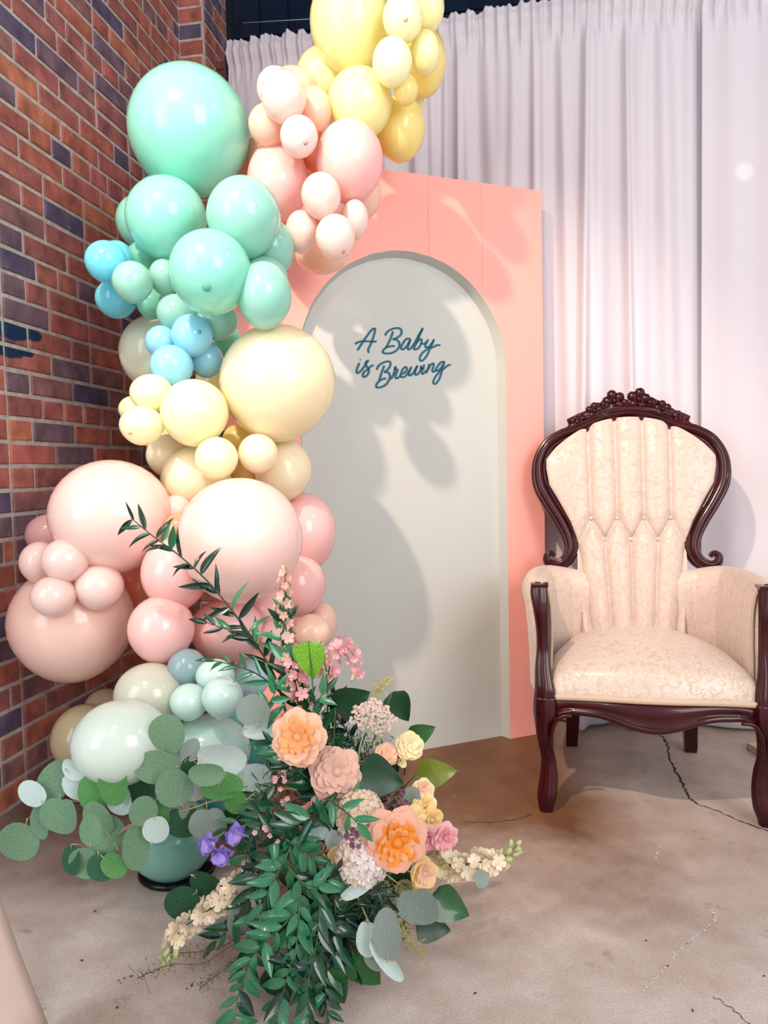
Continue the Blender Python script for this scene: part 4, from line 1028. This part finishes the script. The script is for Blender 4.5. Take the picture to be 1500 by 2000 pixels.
# ---- silver dollar eucalyptus: branches and leaves traced (x, y, w, h, tone)
EB = [
 ('silver-dollar branch arching left over the two big sea glass and aqua balloons', [(610,1590,1.42),(560,1570,1.42),(470,1552,1.42),(400,1530,1.42),(340,1505,1.43),(270,1478,1.44),(195,1481,1.46),(135,1510,1.47)],
  [(145,1503,48,30,'p'),(155,1530,46,64,'p'),(214,1448,82,66,'p'),(222,1528,48,80,'b'),(181,1551,46,68,'b'),(327,1434,66,60,'g'),(335,1472,42,62,'p'),(372,1466,28,42,'s'),(305,1498,74,58,'g'),(377,1497,36,36,'d'),(430,1485,86,58,'p'),(235,1562,42,52,'p'),(290,1548,76,66,'d')]),
 ('silver-dollar branch reaching furthest left over the floor', [(400,1560,1.44),(320,1560,1.45),(230,1555,1.46),(150,1565,1.47),(90,1560,1.48),(55,1600,1.48)],
  [(63,1550,38,52,'p'),(106,1528,58,76,'g'),(118,1592,56,66,'g'),(80,1603,36,64,'g'),(37,1644,68,56,'g')]),
 ('silver-dollar branch in front of the teal balloon', [(620,1610,1.38),(540,1590,1.38),(440,1562,1.38),(370,1580,1.39),(300,1597,1.40),(245,1620,1.41),(190,1668,1.42)],
  [(340,1540,64,62,'g'),(336,1573,64,54,'s'),(312,1594,34,58,'b'),(404,1512,62,38,'g'),(431,1535,74,44,'b'),(377,1540,46,46,'s'),(280,1585,50,46,'g'),(305,1620,40,44,'p'),(192,1600,64,50,'g'),(207,1632,66,64,'g'),(177,1622,38,54,'g'),(266,1655,48,78,'g'),(165,1685,54,50,'g'),(140,1680,36,52,'d'),(198,1693,42,48,'d'),(222,1690,36,48,'b'),(407,1608,50,58,'s'),(360,1605,52,56,'d')]),
 ('silver-dollar branch beside the peach rose', [(620,1560,1.40),(560,1540,1.40),(520,1570,1.40),(505,1545,1.40),(520,1480,1.42),(508,1430,1.43)],
  [(496,1388,52,54,'s'),(508,1424,62,36,'p'),(497,1530,58,68,'p'),(461,1567,42,36,'b'),(466,1612,78,62,'d')]),
 ('silver-dollar twig low on the left above the cream spike', [(560,1690,1.34),(480,1720,1.33),(430,1715,1.33),(380,1745,1.33)],
  [(404,1729,46,64,'d'),(356,1764,54,62,'d'),(433,1801,40,28,'p'),(473,1798,46,50,'s')]),
 ('silver-dollar twig hanging low on the right front', [(650,1700,1.28),(690,1740,1.25),(715,1790,1.23),(735,1850,1.21)],
  [(717,1834,32,66,'p'),(757,1827,56,90,'s'),(755,1878,28,92,'p'),(738,1868,48,52,'s'),(704,1730,24,84,'p')]),
 ('silver-dollar twig between orange rose and floor on the right', [(720,1680,1.30),(770,1720,1.29),(810,1745,1.28)],
  [(818,1770,56,68,'s'),(940,1717,26,26,'s')]),
 ('silver-dollar twig beside the hydrangea', [(620,1600,1.32),(655,1625,1.28),(660,1632,1.28)], [(659,1640,38,38,'p'),(627,1622,34,26,'p')]),
 ('silver-dollar twig above the peach spray roses', [(700,1600,1.36),(770,1585,1.35),(800,1575,1.35)], [(803,1561,36,44,'s'),(520,1862,1,1,'s')][:1]),
]
for label, pix, leaves in EB:
    root, pts = plant('eucalyptus_branch', label, 'greenery', 'silver-dollar eucalyptus branches', pix, .0020, TWIG)
    rnd = random.Random(len(label)); tw = MB()
    sp = [(proj(p), p) for p in pts]
    for x, y, w_, h_, tone in leaves:
        (q, P0) = min(sp, key=lambda s: math.hypot(s[0][0]-x, s[0][1]-y) + rnd.uniform(0, 8))
        Yl = P0.y - rnd.uniform(0.0, .05); c = at(x, y, Yl)
        dx, dy = x - q[0], y - q[1]; ang = math.degrees(math.atan2(-dy, dx)) if math.hypot(dx, dy) > 4 else rnd.uniform(0, 360)
        L = px_len(c, max(w_, h_) * 1.2); asp = min(w_, h_) / max(w_, h_)
        # long side follows the picture's tall or wide box
        main = 90 if h_ >= w_ else 0
        if abs(math.cos(math.radians(ang - main))) > .5 or asp > .82: d = vdir(ang, rnd.uniform(-.15, .15)); wsc = asp if asp <= .82 else 1
        else: d = vdir(main + (180 if math.cos(math.radians(ang - main)) < 0 else 0), 0); wsc = asp
        base = c - d * (L * .5)
        add_leaf(root, rnd.choice(L_EUC[tone]), base, d, vnorm(rnd, .35), L, wsc)
        b0 = P0; b1 = base; v, f = tube_vf(catmull([b0 - root.location, (b0 + b1) / 2 - root.location + Vector((0, 0, .006)), b1 - root.location, b1.lerp(c, .35) - root.location + Vector((0,.001,0))], 3), [.0010] * 7 + [.0007, .0005, .0003], 5)
        tw.add(v, f)
    tag(link('twig', tw.mesh('twig', TWIG), root), kind='stuff')

# ---- large single leaves on stalks: x, y, length px, angle, tone, depth, label
BL = [
 (603,1252,76,-85,'lime',1.44,'bright lime variegated leaf hanging high left of the pink larkspur'),
 (655,1382,74,22,'dark',1.42,'dark glossy leaf behind the lace flower, pointing up right'),
 (766,1352,66,-62,'dark',1.46,'dark ivy leaf pointing down at the right of the lace flower'),
 (800,1440,54,20,'mid',1.46,'green leaf behind the cream lisianthus bloom'),
 (814,1512,80,5,'olive',1.44,'large olive-lime leaf over the brown floor at the right'),
 (700,1508,92,-14,'dark',1.34,'large glossy dark leaf in front, above the hydrangea'),
 (748,1462,56,-60,'dark',1.42,'dark leaf between lace flower stem and cream bloom'),
 (842,1752,84,-24,'mid',1.32,'broad green leaf lying on the floor at the far right'),
 (812,1806,70,-8,'dark',1.30,'dark green leaf on the floor below the grey round leaf'),
 (690,1866,80,-50,'mid',1.22,'wide green leaf touching the floor at the front right'),
 (640,1890,80,-70,'mid',1.20,'wide green leaf touching the floor at the front centre'),
 (664,1716,54,-70,'olive',1.27,'small olive leaf right of the orange bloom'),
 (780,1700,66,-80,'mid',1.32,'green leaf hanging under the orange garden rose'),
 (530,1880,80,-60,'dark',1.22,'dark leaf beneath the trailing stems at the front left'),
 (700,1600,60,150,'dark',1.36,'dark leaf hidden behind the cream hydrangea'),
 (600,1500,70,-75,'dark',1.37,'dark upright leaf right under the peach rose'),
]
for x, y, lp, ang, tone, Y, label in BL:
    b0 = at(x, y, Y); c = at(640, 1640, 1.40)
    if b0.z < .01: b0.z = .01
    root = empty('large_leaf', b0, label, 'leaf', 'large single leaves')
    rnd = random.Random(int(x)); add_leaf(root, L_BIG[tone], b0, vdir(ang, .1), vnorm(rnd, .4), px_len(b0, lp), rnd.uniform(.85, 1.1))
    e = (c - b0) * .55; v, f = tube_vf(catmull([Vector((0,0,0)), e * .5 + Vector((0,0,-.01)), e], 5), .0016, 5); link('stalk', mesh('stalk', v, f, STEMM), root)

# ---- petals
def petal_mesh(name, m, cup=.35, curl=.25, width=.55, ruf=.0, seed=0, nu=5, nv=5):
    rnd = random.Random(seed); v = []
    for i in range(nv + 1):
        t = i / nv; w_ = width * math.sin(PI * min(1, .12 + .64 * t)) ** .6
        for k in range(nu):
            a = -1 + 2 * k / (nu - 1)
            y = cup * (a * a) * w_ * .9 + curl * max(0, t - .6) ** 2 * -4 * .35 + rnd.uniform(-ruf, ruf) * t
            z = t * (1 - .22 * a * a) + rnd.uniform(-ruf, ruf) * .6 * t
            v.append((a * w_, -y + (cup * .35 * math.sin(PI * t) * -0), z))
    return mesh(name, v, grid_faces(nv + 1, nu), m)
PM = {}
def pmat(key, c1, c2=None): return mat('petal_' + key, srgb(*c1), .55, trans=.28, sheen=.1, var=(60, srgb(*(c2 or [int(x * .94) for x in c1])), .25))
PC = {'peach': (254, 206, 172), 'apricot': (255, 184, 118), 'orange': (255, 158, 52), 'salmon': (252, 192, 162), 'blush': (242, 198, 178), 'cream': (252, 232, 176), 'yellow': (254, 222, 148), 'butter': (254, 236, 190), 'pink': (250, 196, 198), 'rose': (246, 168, 172),
      'coral': (244, 160, 152), 'white': (250, 240, 232), 'ivory': (246, 222, 194), 'purple': (170, 142, 232), 'lilac': (196, 172, 240), 'mauve': (138, 86, 104), 'larkspur': (246, 184, 188), 'palepink': (232, 186, 170), 'lace': (236, 214, 200), 'stock': (255, 240, 212), 'bud': (206, 216, 150), 'gold': (226, 176, 60)}
def petals(key):
    if key not in PM:
        m = pmat(key, PC[key]); PM[key] = [petal_mesh('petal', m, .34, 1.6, .62, .035, i) for i in range(3)]
    return PM[key]
def rose(label, x, y, rpx, outer, inner, Y, ang=90, tilt=1.0, rings=None, cat='rose', name='rose', group='garden and spray roses', sy=1.0, openness=1.0):
    """bloom facing roughly the viewer; ang = picture direction it leans to, tilt = how much it leans"""
    c = at(x, y, Y); 
    ax = (-FWD + vdir(ang) * tilt).normalized(); R = px_len(c, rpx)
    base = c - ax * R * .55
    root = empty(name, base, label, cat, group); rnd = random.Random(int(x * 3 + y))
    e1 = ax.orthogonal().normalized(); e2 = ax.cross(e1)
    rings = rings or [(5, 1.04, 52, outer), (6, 1.04, 42, outer), (6, 1.04, 32, outer), (6, 1.04, 23, inner), (5, 1.02, 14, inner), (4, 1.0, 6, inner)]
    for ri, (n, L, op, key) in enumerate(rings):
        for k in range(n):
            a = 2 * PI * (k + .5 * (ri % 2)) / n + rnd.uniform(-.15, .15); o_ = math.radians(op * openness + rnd.uniform(-5, 5))
            rad = e1 * math.cos(a) + e2 * math.sin(a)
            d = ax * math.cos(o_) + rad * math.sin(o_); nrm = rad * math.cos(o_) - ax * math.sin(o_)      # outward side
            s = d.cross(nrm); tw_ = rnd.uniform(-.35, .35) * (1 if ri > 1 else .5); s, nrm = s * math.cos(tw_) + nrm * math.sin(tw_), nrm * math.cos(tw_) - s * math.sin(tw_)
            me = petals(key)[rnd.randint(0, 2)]; Lr = R * L * 1.12
            M = Matrix.Translation(rad * R * .10) @ Matrix((s, nrm, d)).transposed().to_4x4() @ Matrix.Diagonal((Lr * (.95, .85, .75, .6, .5, .42, .36)[min(ri, 6)] * rnd.uniform(.85, 1.15), Lr, Lr * rnd.uniform(.94, 1.05), 1))
            o = link('petal', me, root); o.matrix_local = M
    v, f = blob((0, 0, 0), R * .26, R * .26, R * .26, 0, 8, 6); hb = link('heart', mesh('heart', [Vector(q) + ax * R * .62 for q in v], f, pmat(rings[-1][3], PC[rings[-1][3]])), root)
    v, f = tube_vf(catmull([ax * R * .05, -ax * R * .4, -ax * R * .8 + Vector((0, .03, -.03)), Vector((0, .06, -.08)) - ax * R], 4), .0018, 6); link('stem', mesh('stem', v, f, STEMM), root)
    for k in range(5):
        a = 2 * PI * k / 5; rad = e1 * math.cos(a) + e2 * math.sin(a); d = (rad + ax * .5).normalized()
        o = link('sepal', L_RUS[1], root); o.matrix_local = frame_mat(Vector((0,0,0)), d, rad - ax, R * .7, 1.2)
    return root
RUF = lambda a, b_: [(6, 1.10, 56, a), (7, 1.10, 47, a), (8, 1.08, 38, a), (9, 1.06, 30, a), (9, 1.04, 22, b_), (8, 1.0, 14, b_), (6, .96, 6, b_)]
rose('ruffled peach garden rose, the topmost large bloom, facing up left', 582, 1440, 42, 'peach', 'apricot', 1.31, 110, .35, RUF('peach', 'apricot'))
rose('ruffled pale blush rose under the dark stem, above the hydrangea', 658, 1508, 40, 'blush', 'blush', 1.33, 60, .5, RUF('blush', 'blush'))
rose('small peach lisianthus beside the cream one', 756, 1474, 22, 'peach', 'peach', 1.38, 70, .8, openness=.6)
rose('cream-yellow lisianthus bloom highest on the right', 800, 1457, 25, 'cream', 'butter', 1.39, 60, .5, openness=.8)
rose('half-open cream bud just under the lisianthus blooms', 783, 1488, 12, 'cream', 'bud', 1.37, 0, 1.2, [(4, 1.2, 14, 'cream'), (3, .9, 6, 'bud')])
rose('large orange-hearted garden rose with salmon outer petals', 775, 1645, 46, 'salmon', 'orange', 1.215, 20, .2, [(7, 1.12, 62, 'salmon'), (8, 1.10, 52, 'salmon'), (8, 1.06, 44, 'salmon'), (10, .92, 36, 'orange'), (11, .90, 27, 'orange'), (9, .88, 18, 'apricot'), (7, .86, 8, 'orange')])
rose('closed yellow and peach rose lowest on the right, above the grey round leaf', 826, 1705, 30, 'yellow', 'peach', 1.27, 20, .5, openness=.62)
rose('yellow spray rose, left of the peach and yellow trio', 808, 1602, 24, 'yellow', 'butter', 1.31, 100, .3)
rose('yellow spray rose, right of the peach and yellow trio', 842, 1602, 23, 'yellow', 'yellow', 1.32, 10, .5)
rose('yellow spray rose, middle upper one of the trio', 830, 1574, 21, 'butter', 'yellow', 1.34, 60, .5)
rose('peachy bloom just under the olive-lime leaf', 826, 1543, 22, 'butter', 'peach', 1.36, 40, .6, openness=.7)
rose('pink spray rose nearest the orange rose', 834, 1638, 24, 'pink', 'rose', 1.28, -60, .35)
rose('pink spray rose furthest right', 869, 1636, 24, 'pink', 'rose', 1.28, 0, .3)
rose('coral pink spray rose, upper one left of the hydrangea', 632, 1574, 22, 'coral', 'rose', 1.31, 90, .4)
rose('coral pink spray rose, middle one behind crossing leaves', 608, 1602, 28, 'coral', 'coral', 1.32, 90, .3)
rose('coral pink spray rose, left one behind crossing leaves', 573, 1602, 22, 'coral', 'rose', 1.33, 150, .5)
rose('small golden rose tucked left under the hydrangea', 668, 1676, 24, 'yellow', 'butter', 1.27, 0, .2)
rose('large blush rose low on the left, veiled by hanging leaves', 552, 1722, 46, 'blush', 'peach', 1.30, 120, .3, RUF('blush', 'peach'))
rose('blush rose above the lowest one, veiled by hanging leaves', 592, 1690, 36, 'blush', 'blush', 1.31, 60, .3, RUF('blush', 'blush'))
rose('small orange bloom under the golden rose', 652, 1734, 22, 'peach', 'apricot', 1.27, -60, .6, openness=.7)
rose('faded yellow bloom under the orange garden rose', 792, 1730, 22, 'butter', 'bud', 1.31, -90, .5, openness=.6)

# ---- florets
def floret_mesh(key, n=4, w_=.5, cup=.25):
    m = pmat(key, PC[key]); v = []; f = []
    for k in range(n):
        a0 = 2 * PI * k / n; b = len(v)
        for i in range(4):
            t = (0.06, .4, .8, 1.0)[i]; ww = (0.05, w_ * .75, w_, w_ * .45)[i]
            for s in (-1, 0, 1):
                r = t; x = r * math.cos(a0) - s * ww * math.sin(a0); y = r * math.sin(a0) + s * ww * math.cos(a0); v.append((x, y, cup * t * t + (.06 * abs(s)) + .1 * (i == 3) * (-1)))
        for i in range(3):
            for s in range(2): f.append((b+i*3+s, b+i*3+s+1, b+(i+1)*3+s+1, b+(i+1)*3+s))
    return mesh('floret', v, f, m)
FM = {}
def floret(key, n=4, w_=.5, cup=.25):
    k = (key, n, w_, cup)
    if k not in FM: FM[k] = floret_mesh(key, n, w_, cup)
    return FM[k]
def put_floret(root, me, p, nrm, R, rnd, name='floret', sc=1.0):
    nrm = nrm.normalized(); e = nrm.orthogonal().normalized(); a = rnd.uniform(0, 6.28); e = (e * math.cos(a) + nrm.cross(e) * math.sin(a))
    M = Matrix.Translation(p - root.location) @ Matrix((e, nrm.cross(e), nrm)).transposed().to_4x4() @ Matrix.Diagonal((R, R, R * sc, 1)); o = link(name, me, root); o.matrix_local = M; return o
def hydrangea(label, x, y, rx, ry, Y, keys, n):
    c = at(x, y, Y); root = empty('hydrangea', c, label, 'hydrangea', 'hydrangea heads'); rnd = random.Random(int(x + y)); RX, RY = px_len(c, rx), px_len(c, ry)
    for k in range(n):
        zz = 1 - 1.25 * (k + .5) / n; rr = math.sqrt(max(0, 1 - zz * zz)); a = k * 2.39996
        nr = (RIGHT * rr * math.cos(a) + UP * rr * math.sin(a) - FWD * zz)
        p = c + RIGHT * rr * math.cos(a) * RX * .86 + UP * rr * math.sin(a) * RY * .86 - FWD * zz * RX * .8
        key = keys[0] if rnd.random() < .75 else keys[1]
        put_floret(root, floret(key, 4, .52, .22), p, nr + Vector((rnd.uniform(-.3, .3), 0, rnd.uniform(-.2, .4))), px_len(c, rnd.uniform(13, 17)), rnd)
    v, f = blob((0, .005, 0), RX * .70, RX * .6, RY * .70, 0, 12, 8); link('core', mesh('core', v, f, pmat(keys[1], PC[keys[1]])), root)
    v, f = tube_vf([Vector((0, .01, 0)), Vector((0, .06, -.05))], .003, 6); link('stem', mesh('stem', v, f, STEMM), root)
hydrangea('white hydrangea head in the middle, left of the orange rose', 708, 1676, 56, 56, 1.245, ('white', 'ivory'), 66)
hydrangea('cream hydrangea head behind and above the white one', 704, 1590, 50, 48, 1.275, ('ivory', 'white'), 54)
def spike(name, label, cat, pix, n, Rpx, key, bud_from, stem=STEMM, spread=.9, npet=5, w_=.42, cup=.5, group=None, budkey='bud'):
    root, pts = plant(name, label, cat, group, pix, .0018, stem); rnd = random.Random(int(pix[0][0]))
    bud = None
    for k in range(n):
        t = (k + .5) / n; p, d = along(pts, t); a = k * 2.4 + rnd.uniform(-.3, .3)
        e = d.orthogonal().normalized(); e = e * math.cos(a) + d.cross(e) * math.sin(a); e = (e - FWD * .35).normalized()
        R = px_len(p, Rpx * rnd.uniform(.8, 1.15) * (1 - .35 * t)); q = p + e * R * spread
        if q.z < .008: q.z = .008
        if t < bud_from: 
            put_floret(root, floret(key, npet, w_, cup), q, e + d * .3, R, rnd)
            if k % 2 == 0: put_floret(root, floret(key, npet, w_ * .8, cup + .3), q + e * R * .1, e + d * .3, R * .6, rnd)
        else:
            dd = (d + e * .6).normalized(); L = R * 1.3; v, f = blob((0, 0, 0), L * .32, L * .32, L * .6, 0, 8, 6)
            k_ = ('bud', budkey)
            if k_ not in FM: FM[k_] = mesh('bud', *blob((0, 0, 0), .32, .32, .6, 0, 8, 6), pmat(budkey, PC[budkey]))
            o = link('bud', FM[k_], root); z = dd; xx = z.orthogonal().normalized(); o.matrix_local = Matrix.Translation(q - root.location) @ Matrix((xx, z.cross(xx), z)).transposed().to_4x4() @ Matrix.Diagonal((L, L, L, 1))
    return root
spike('stock_spike', 'cream stock spike drooping to the floor at the lower left', 'stock', [(500,1700,1.30),(455,1735,1.29),(425,1765,1.28),(390,1790,1.27),(355,1815,1.27),(335,1850,1.25),(322,1880,1.25)], 40, 19, 'stock', .82, group='cream stock spikes')
spike('stock_spike', 'cream stock spike pointing right over the floor with pale green buds at its tip', 'stock', [(860,1690,1.32),(895,1690,1.31),(930,1685,1.30),(965,1683,1.30),(995,1665,1.30),(1012,1648,1.30)], 30, 18, 'stock', .70, group='cream stock spikes')
spike('larkspur_spike', 'pale blush flower spike standing highest in the arrangement', 'larkspur', [(580,1350,1.47),(562,1250,1.48),(555,1190,1.48),(556,1140,1.48),(560,1108,1.48)], 28, 12, 'palepink', .95, group='larkspur spikes')
spike('larkspur_spike', 'pink larkspur arching to the right against the arch board', 'larkspur', [(650,1420,1.46),(640,1330,1.47),(652,1275,1.47),(672,1258,1.47),(690,1280,1.47),(698,1325,1.46)], 38, 14, 'larkspur', .97, group='larkspur spikes')
spike('larkspur_spike', 'short pink larkspur left of the lime leaf', 'larkspur', [(600,1440,1.46),(590,1360,1.46),(575,1310,1.46),(568,1280,1.46)], 20, 14, 'larkspur', .97, group='larkspur spikes')
spike('stock_spike', 'little yellow-green bud spike right of the lime leaf', 'stock', [(640,1400,1.45),(638,1320,1.45),(632,1285,1.45),(626,1252,1.45)], 20, 8, 'stock', .1, group=None)
spike('larkspur_spike', 'muted pink sprig behind the lace flower stem', 'larkspur', [(705,1560,1.42),(715,1500,1.43),(722,1450,1.43)], 16, 9, 'larkspur', .9, group='larkspur spikes')
# wax flowers
for label, pix, n in (('purple waxflower sprig right of the large dark leaf', [(740,1640,1.34),(765,1600,1.33),(772,1570,1.33),(790,1550,1.33)], 16), ('purple-brown waxflower sprig on the hydrangea', [(690,1660,1.22),(682,1636,1.205),(678,1612,1.205)], 10),
                      ('small pink waxflower sprig low left of the peach rose', [(580,1600,1.34),(550,1560,1.33),(540,1520,1.33),(545,1500,1.33)], 10), ('small waxflower sprig right of the sweet peas', [(560,1650,1.28),(520,1625,1.27),(500,1600,1.27)], 9), ('waxflower sprig between the pink spray roses', [(800,1700,1.30),(808,1660,1.29),(806,1632,1.29)], 8)):
    root, pts = plant('waxflower_sprig', label, 'waxflower', 'waxflower sprigs', pix, .0009, DSTEM); rnd = random.Random(n); tw = MB()
    for k in range(n):
        p, d = along(pts, .25 + .75 * (k + .5) / n); q = p + RIGHT * px_len(p, rnd.uniform(-18, 18)) + UP * px_len(p, rnd.uniform(-8, 12)) - FWD * rnd.uniform(0, .015)
        put_floret(root, floret('mauve' if 'purple' in label else 'larkspur', 5, .45, .5), q, -FWD + Vector((rnd.uniform(-.5,.5), 0, rnd.uniform(-.2,.6))), px_len(q, 5.5), rnd)
        tw.add(*tube_vf([p - root.location, q - root.location], .0006, 4))
    tag(link('twig', tw.mesh('twig', DSTEM), root), kind='stuff')
# sweet peas
for label, x, y, s in (('left purple sweet pea bloom in front of the teal balloon', 406, 1648, 20), ('upper right purple sweet pea bloom', 462, 1630, 22), ('lower purple sweet pea bloom above the cream spike', 434, 1672, 22)):
    c = at(x, y, 1.27); root = empty('sweet_pea', c, label, 'sweet pea', 'purple sweet peas'); rnd = random.Random(x); R = px_len(c, s * 2.1)
    for k, (a, key, sc) in enumerate(((90, 'purple', 1.0), (150, 'purple', .95), (30, 'lilac', .95), (215, 'lilac', .8), (-30, 'purple', .8), (265, 'lilac', .7))):
        d = vdir(a + rnd.uniform(-15, 15), .25); nn = (-FWD * .9 + vdir(a + 90) * rnd.uniform(-.6, .6)).normalized(); nn = (nn - d * nn.dot(d)).normalized()
        o = link('petal', petals(key)[k % 3], root); o.matrix_local = Matrix.Translation(-d * R * .12 + nn * .002 * k) @ Matrix((d.cross(nn), nn, d)).transposed().to_4x4() @ Matrix.Diagonal((R * sc * .8, R * sc * .8, R * sc * .62, 1))
    v, f = tube_vf([Vector((0, 0, 0)), vdir(-40) * .03 + Vector((0, .02, -.01)), vdir(-20) * .08 + Vector((0, .06, -.02))], .001, 5); link('stem', mesh('stem', v, f, STEMM), root)
# lace flower (umbel)
root, pts = plant('lace_flower', 'lacy cream umbel on a pale green stem in the upper middle', 'lace flower', None, [(706,1560,1.38),(700,1480,1.37),(712,1430,1.37),(730,1398,1.37)], .0022, mat('pale_stem', srgb(150, 172, 104), .5))
rnd = random.Random(8); tw = MB(); heads = MB(); hub = pts[-1]; lm = floret('lace', 5, .42, .3)
for k in range(26):
    a = k * 2.4; r = math.sqrt((k + .5) / 26); q = hub + RIGHT * px_len(hub, 42 * r * math.cos(a)) + UP * (px_len(hub, 30 * r * math.sin(a)) + px_len(hub, 16 * (1 - r * r)) - px_len(hub, 12 * r * max(0, math.cos(a)))) - FWD * .018 * (1 - r * r)
    tw.add(*tube_vf(catmull([hub - root.location, (hub + q) / 2 - root.location - UP * .002, q - root.location], 3), .0005, 4))
    for j in range(13):
        e = Vector((rnd.uniform(-1, 1), rnd.uniform(-1, 0), rnd.uniform(-1, 1))) * px_len(hub, 7)
        nn = (-FWD + e * 60).normalized(); ee = nn.orthogonal().normalized(); M = Matrix.Translation(q + e - root.location) @ Matrix((ee, nn.cross(ee), nn)).transposed().to_4x4() @ Matrix.Scale(px_len(hub, 2.7), 4)
        heads.add([M @ v_.co for v_ in lm.vertices], [tuple(p_.vertices) for p_ in lm.polygons])
tag(link('umbel_ray', tw.mesh('umbel_ray', mat('pale_stem', (0, 0, 0))), root), kind='stuff'); tag(link('floret_cluster', heads.mesh('floret_cluster', pmat('lace', PC['lace'])), root), 'tiny cream florets', kind='stuff')

# ---- wiry filler foliage deep inside and bowl
def fern(label, pts_px, dens, spread_px, seed, m, size=9, drop=0):
    rnd = random.Random(seed); mb = MB()
    for pix in pts_px:
        P = catmull([at(*p) for p in pix], 8)
        for q in P: q.z = max(q.z, .006)
        mb.add(*tube_vf(P, .0009, 4))
        for i in range(len(P) * dens):
            p, d = along(P, rnd.random()); a = rnd.uniform(0, 360); L = px_len(p, size * rnd.uniform(.5, 1.6)); q = p + RIGHT * px_len(p, rnd.gauss(0, spread_px)) + UP * px_len(p, rnd.gauss(0, spread_px)) + FWD * rnd.uniform(-.02, .02)
            q.z = max(q.z, .008); d = vdir(a, rnd.uniform(-.5, .5)); n = vnorm(rnd, .8); s = d.cross(n).normalized() * L * .10; e = q + d * L; e.z = max(e.z, .008)
            mb.add([q - s * .4, q + s * .4, e * .5 + q * .5 + s, e, e * .5 + q * .5 - s], [(0, 1, 2, 3, 4)])
            if i % 3 == 0: mb.add(*tube_vf([p, q], .0004, 3, False))
    o = link('fern_filler', mb.mesh('fern_filler', m, False)); tag(o, label, 'fern', None, 'stuff'); return o
FG = gmat('fern_green', srgb(40, 92, 46), srgb(24, 64, 36), .6)
fern('fine dark green fern filler deep inside the arrangement', [[(640,1500,1.42),(600,1580,1.40),(560,1660,1.36),(520,1760,1.32)],[(700,1460,1.44),(720,1530,1.42),(760,1600,1.38),(800,1700,1.34)],[(640,1620,1.38),(660,1720,1.32),(650,1800,1.28),(620,1880,1.24)],[(560,1480,1.42),(520,1540,1.40),(500,1620,1.36)],[(700,1700,1.32),(740,1780,1.28),(760,1820,1.27)],[(600,1400,1.46),(620,1460,1.44),(680,1440,1.44)]], 26, 24, 3, FG, 12)
fern('sparse wiry sprig with tiny buds lying on the floor at the lower left', [[(480,1820,1.26),(430,1850,1.26),(380,1860,1.26),(330,1860,1.26)],[(460,1840,1.25),(400,1880,1.24),(330,1885,1.23),(270,1910,1.22)],[(470,1870,1.23),(430,1900,1.22),(390,1930,1.21)]], 5, 8, 5, mat('dry_bud', srgb(96, 78, 56), .8), 6)
fern('thin yellowish sprig hanging at the right front of the arrangement', [[(740,1700,1.30),(775,1770,1.27),(795,1830,1.25),(830,1870,1.24)],[(820,1640,1.32),(850,1670,1.31),(880,1700,1.30)],[(740,1460,1.44),(728,1380,1.46),(742,1345,1.47),(758,1325,1.47)]], 8, 7, 6, mat('bud_yellow', srgb(168, 158, 84), .7), 7)
# bowl holding the stems
bc = at(635, 1700, 1.40); bowl = empty('flower_bowl', (bc.x, bc.y, 0), 'low dark bowl holding the flowers, almost hidden by foliage', 'bowl')
v = []; f = []
PB = [(0, .0), (.075, .0), (.085, .01), (.105, .05), (.115, .085), (.108, .085), (.098, .05), (.07, .012), (0, .012)]
for rr, z in PB:
    for i in range(28): v.append((rr * math.cos(i * 2 * PI / 28), rr * math.sin(i * 2 * PI / 28), z))
for j in range(len(PB) - 1):
    for i in range(28): f.append((j*28+i, j*28+(i+1) % 28, (j+1)*28+(i+1) % 28, (j+1)*28+i))
link('bowl_body', mesh('bowl_body', v, f, BLK), bowl)
v, f = blob((0, 0, .085), .092, .092, .05, 0, 16, 10); link('foam', mesh('foam', v, f, mat('floral_foam', srgb(24, 62, 38), .9)), bowl)
# floor litter
rnd = random.Random(3); mb = MB()
for x, y in ((232,1916),(243,1912),(256,1908),(236,1921),(365,1932),(375,1926),(185,1781),(229,1969),(160,1877),(1262,1838),(928,1941),(1353,1975),(1492,1907)):
    c = onfloor(x, y); r = rnd.uniform(.0012, .0028); mb.add(*blob((c.x, c.y, r * .6), r * 1.4, r, r * .6, rnd.uniform(0, 3), 6, 4))
tag(link('floor_litter', mb.mesh('floor_litter', mat('litter_brown', srgb(88, 56, 40), .9))), 'tiny dried bits scattered on the concrete floor', 'litter', None, 'stuff')
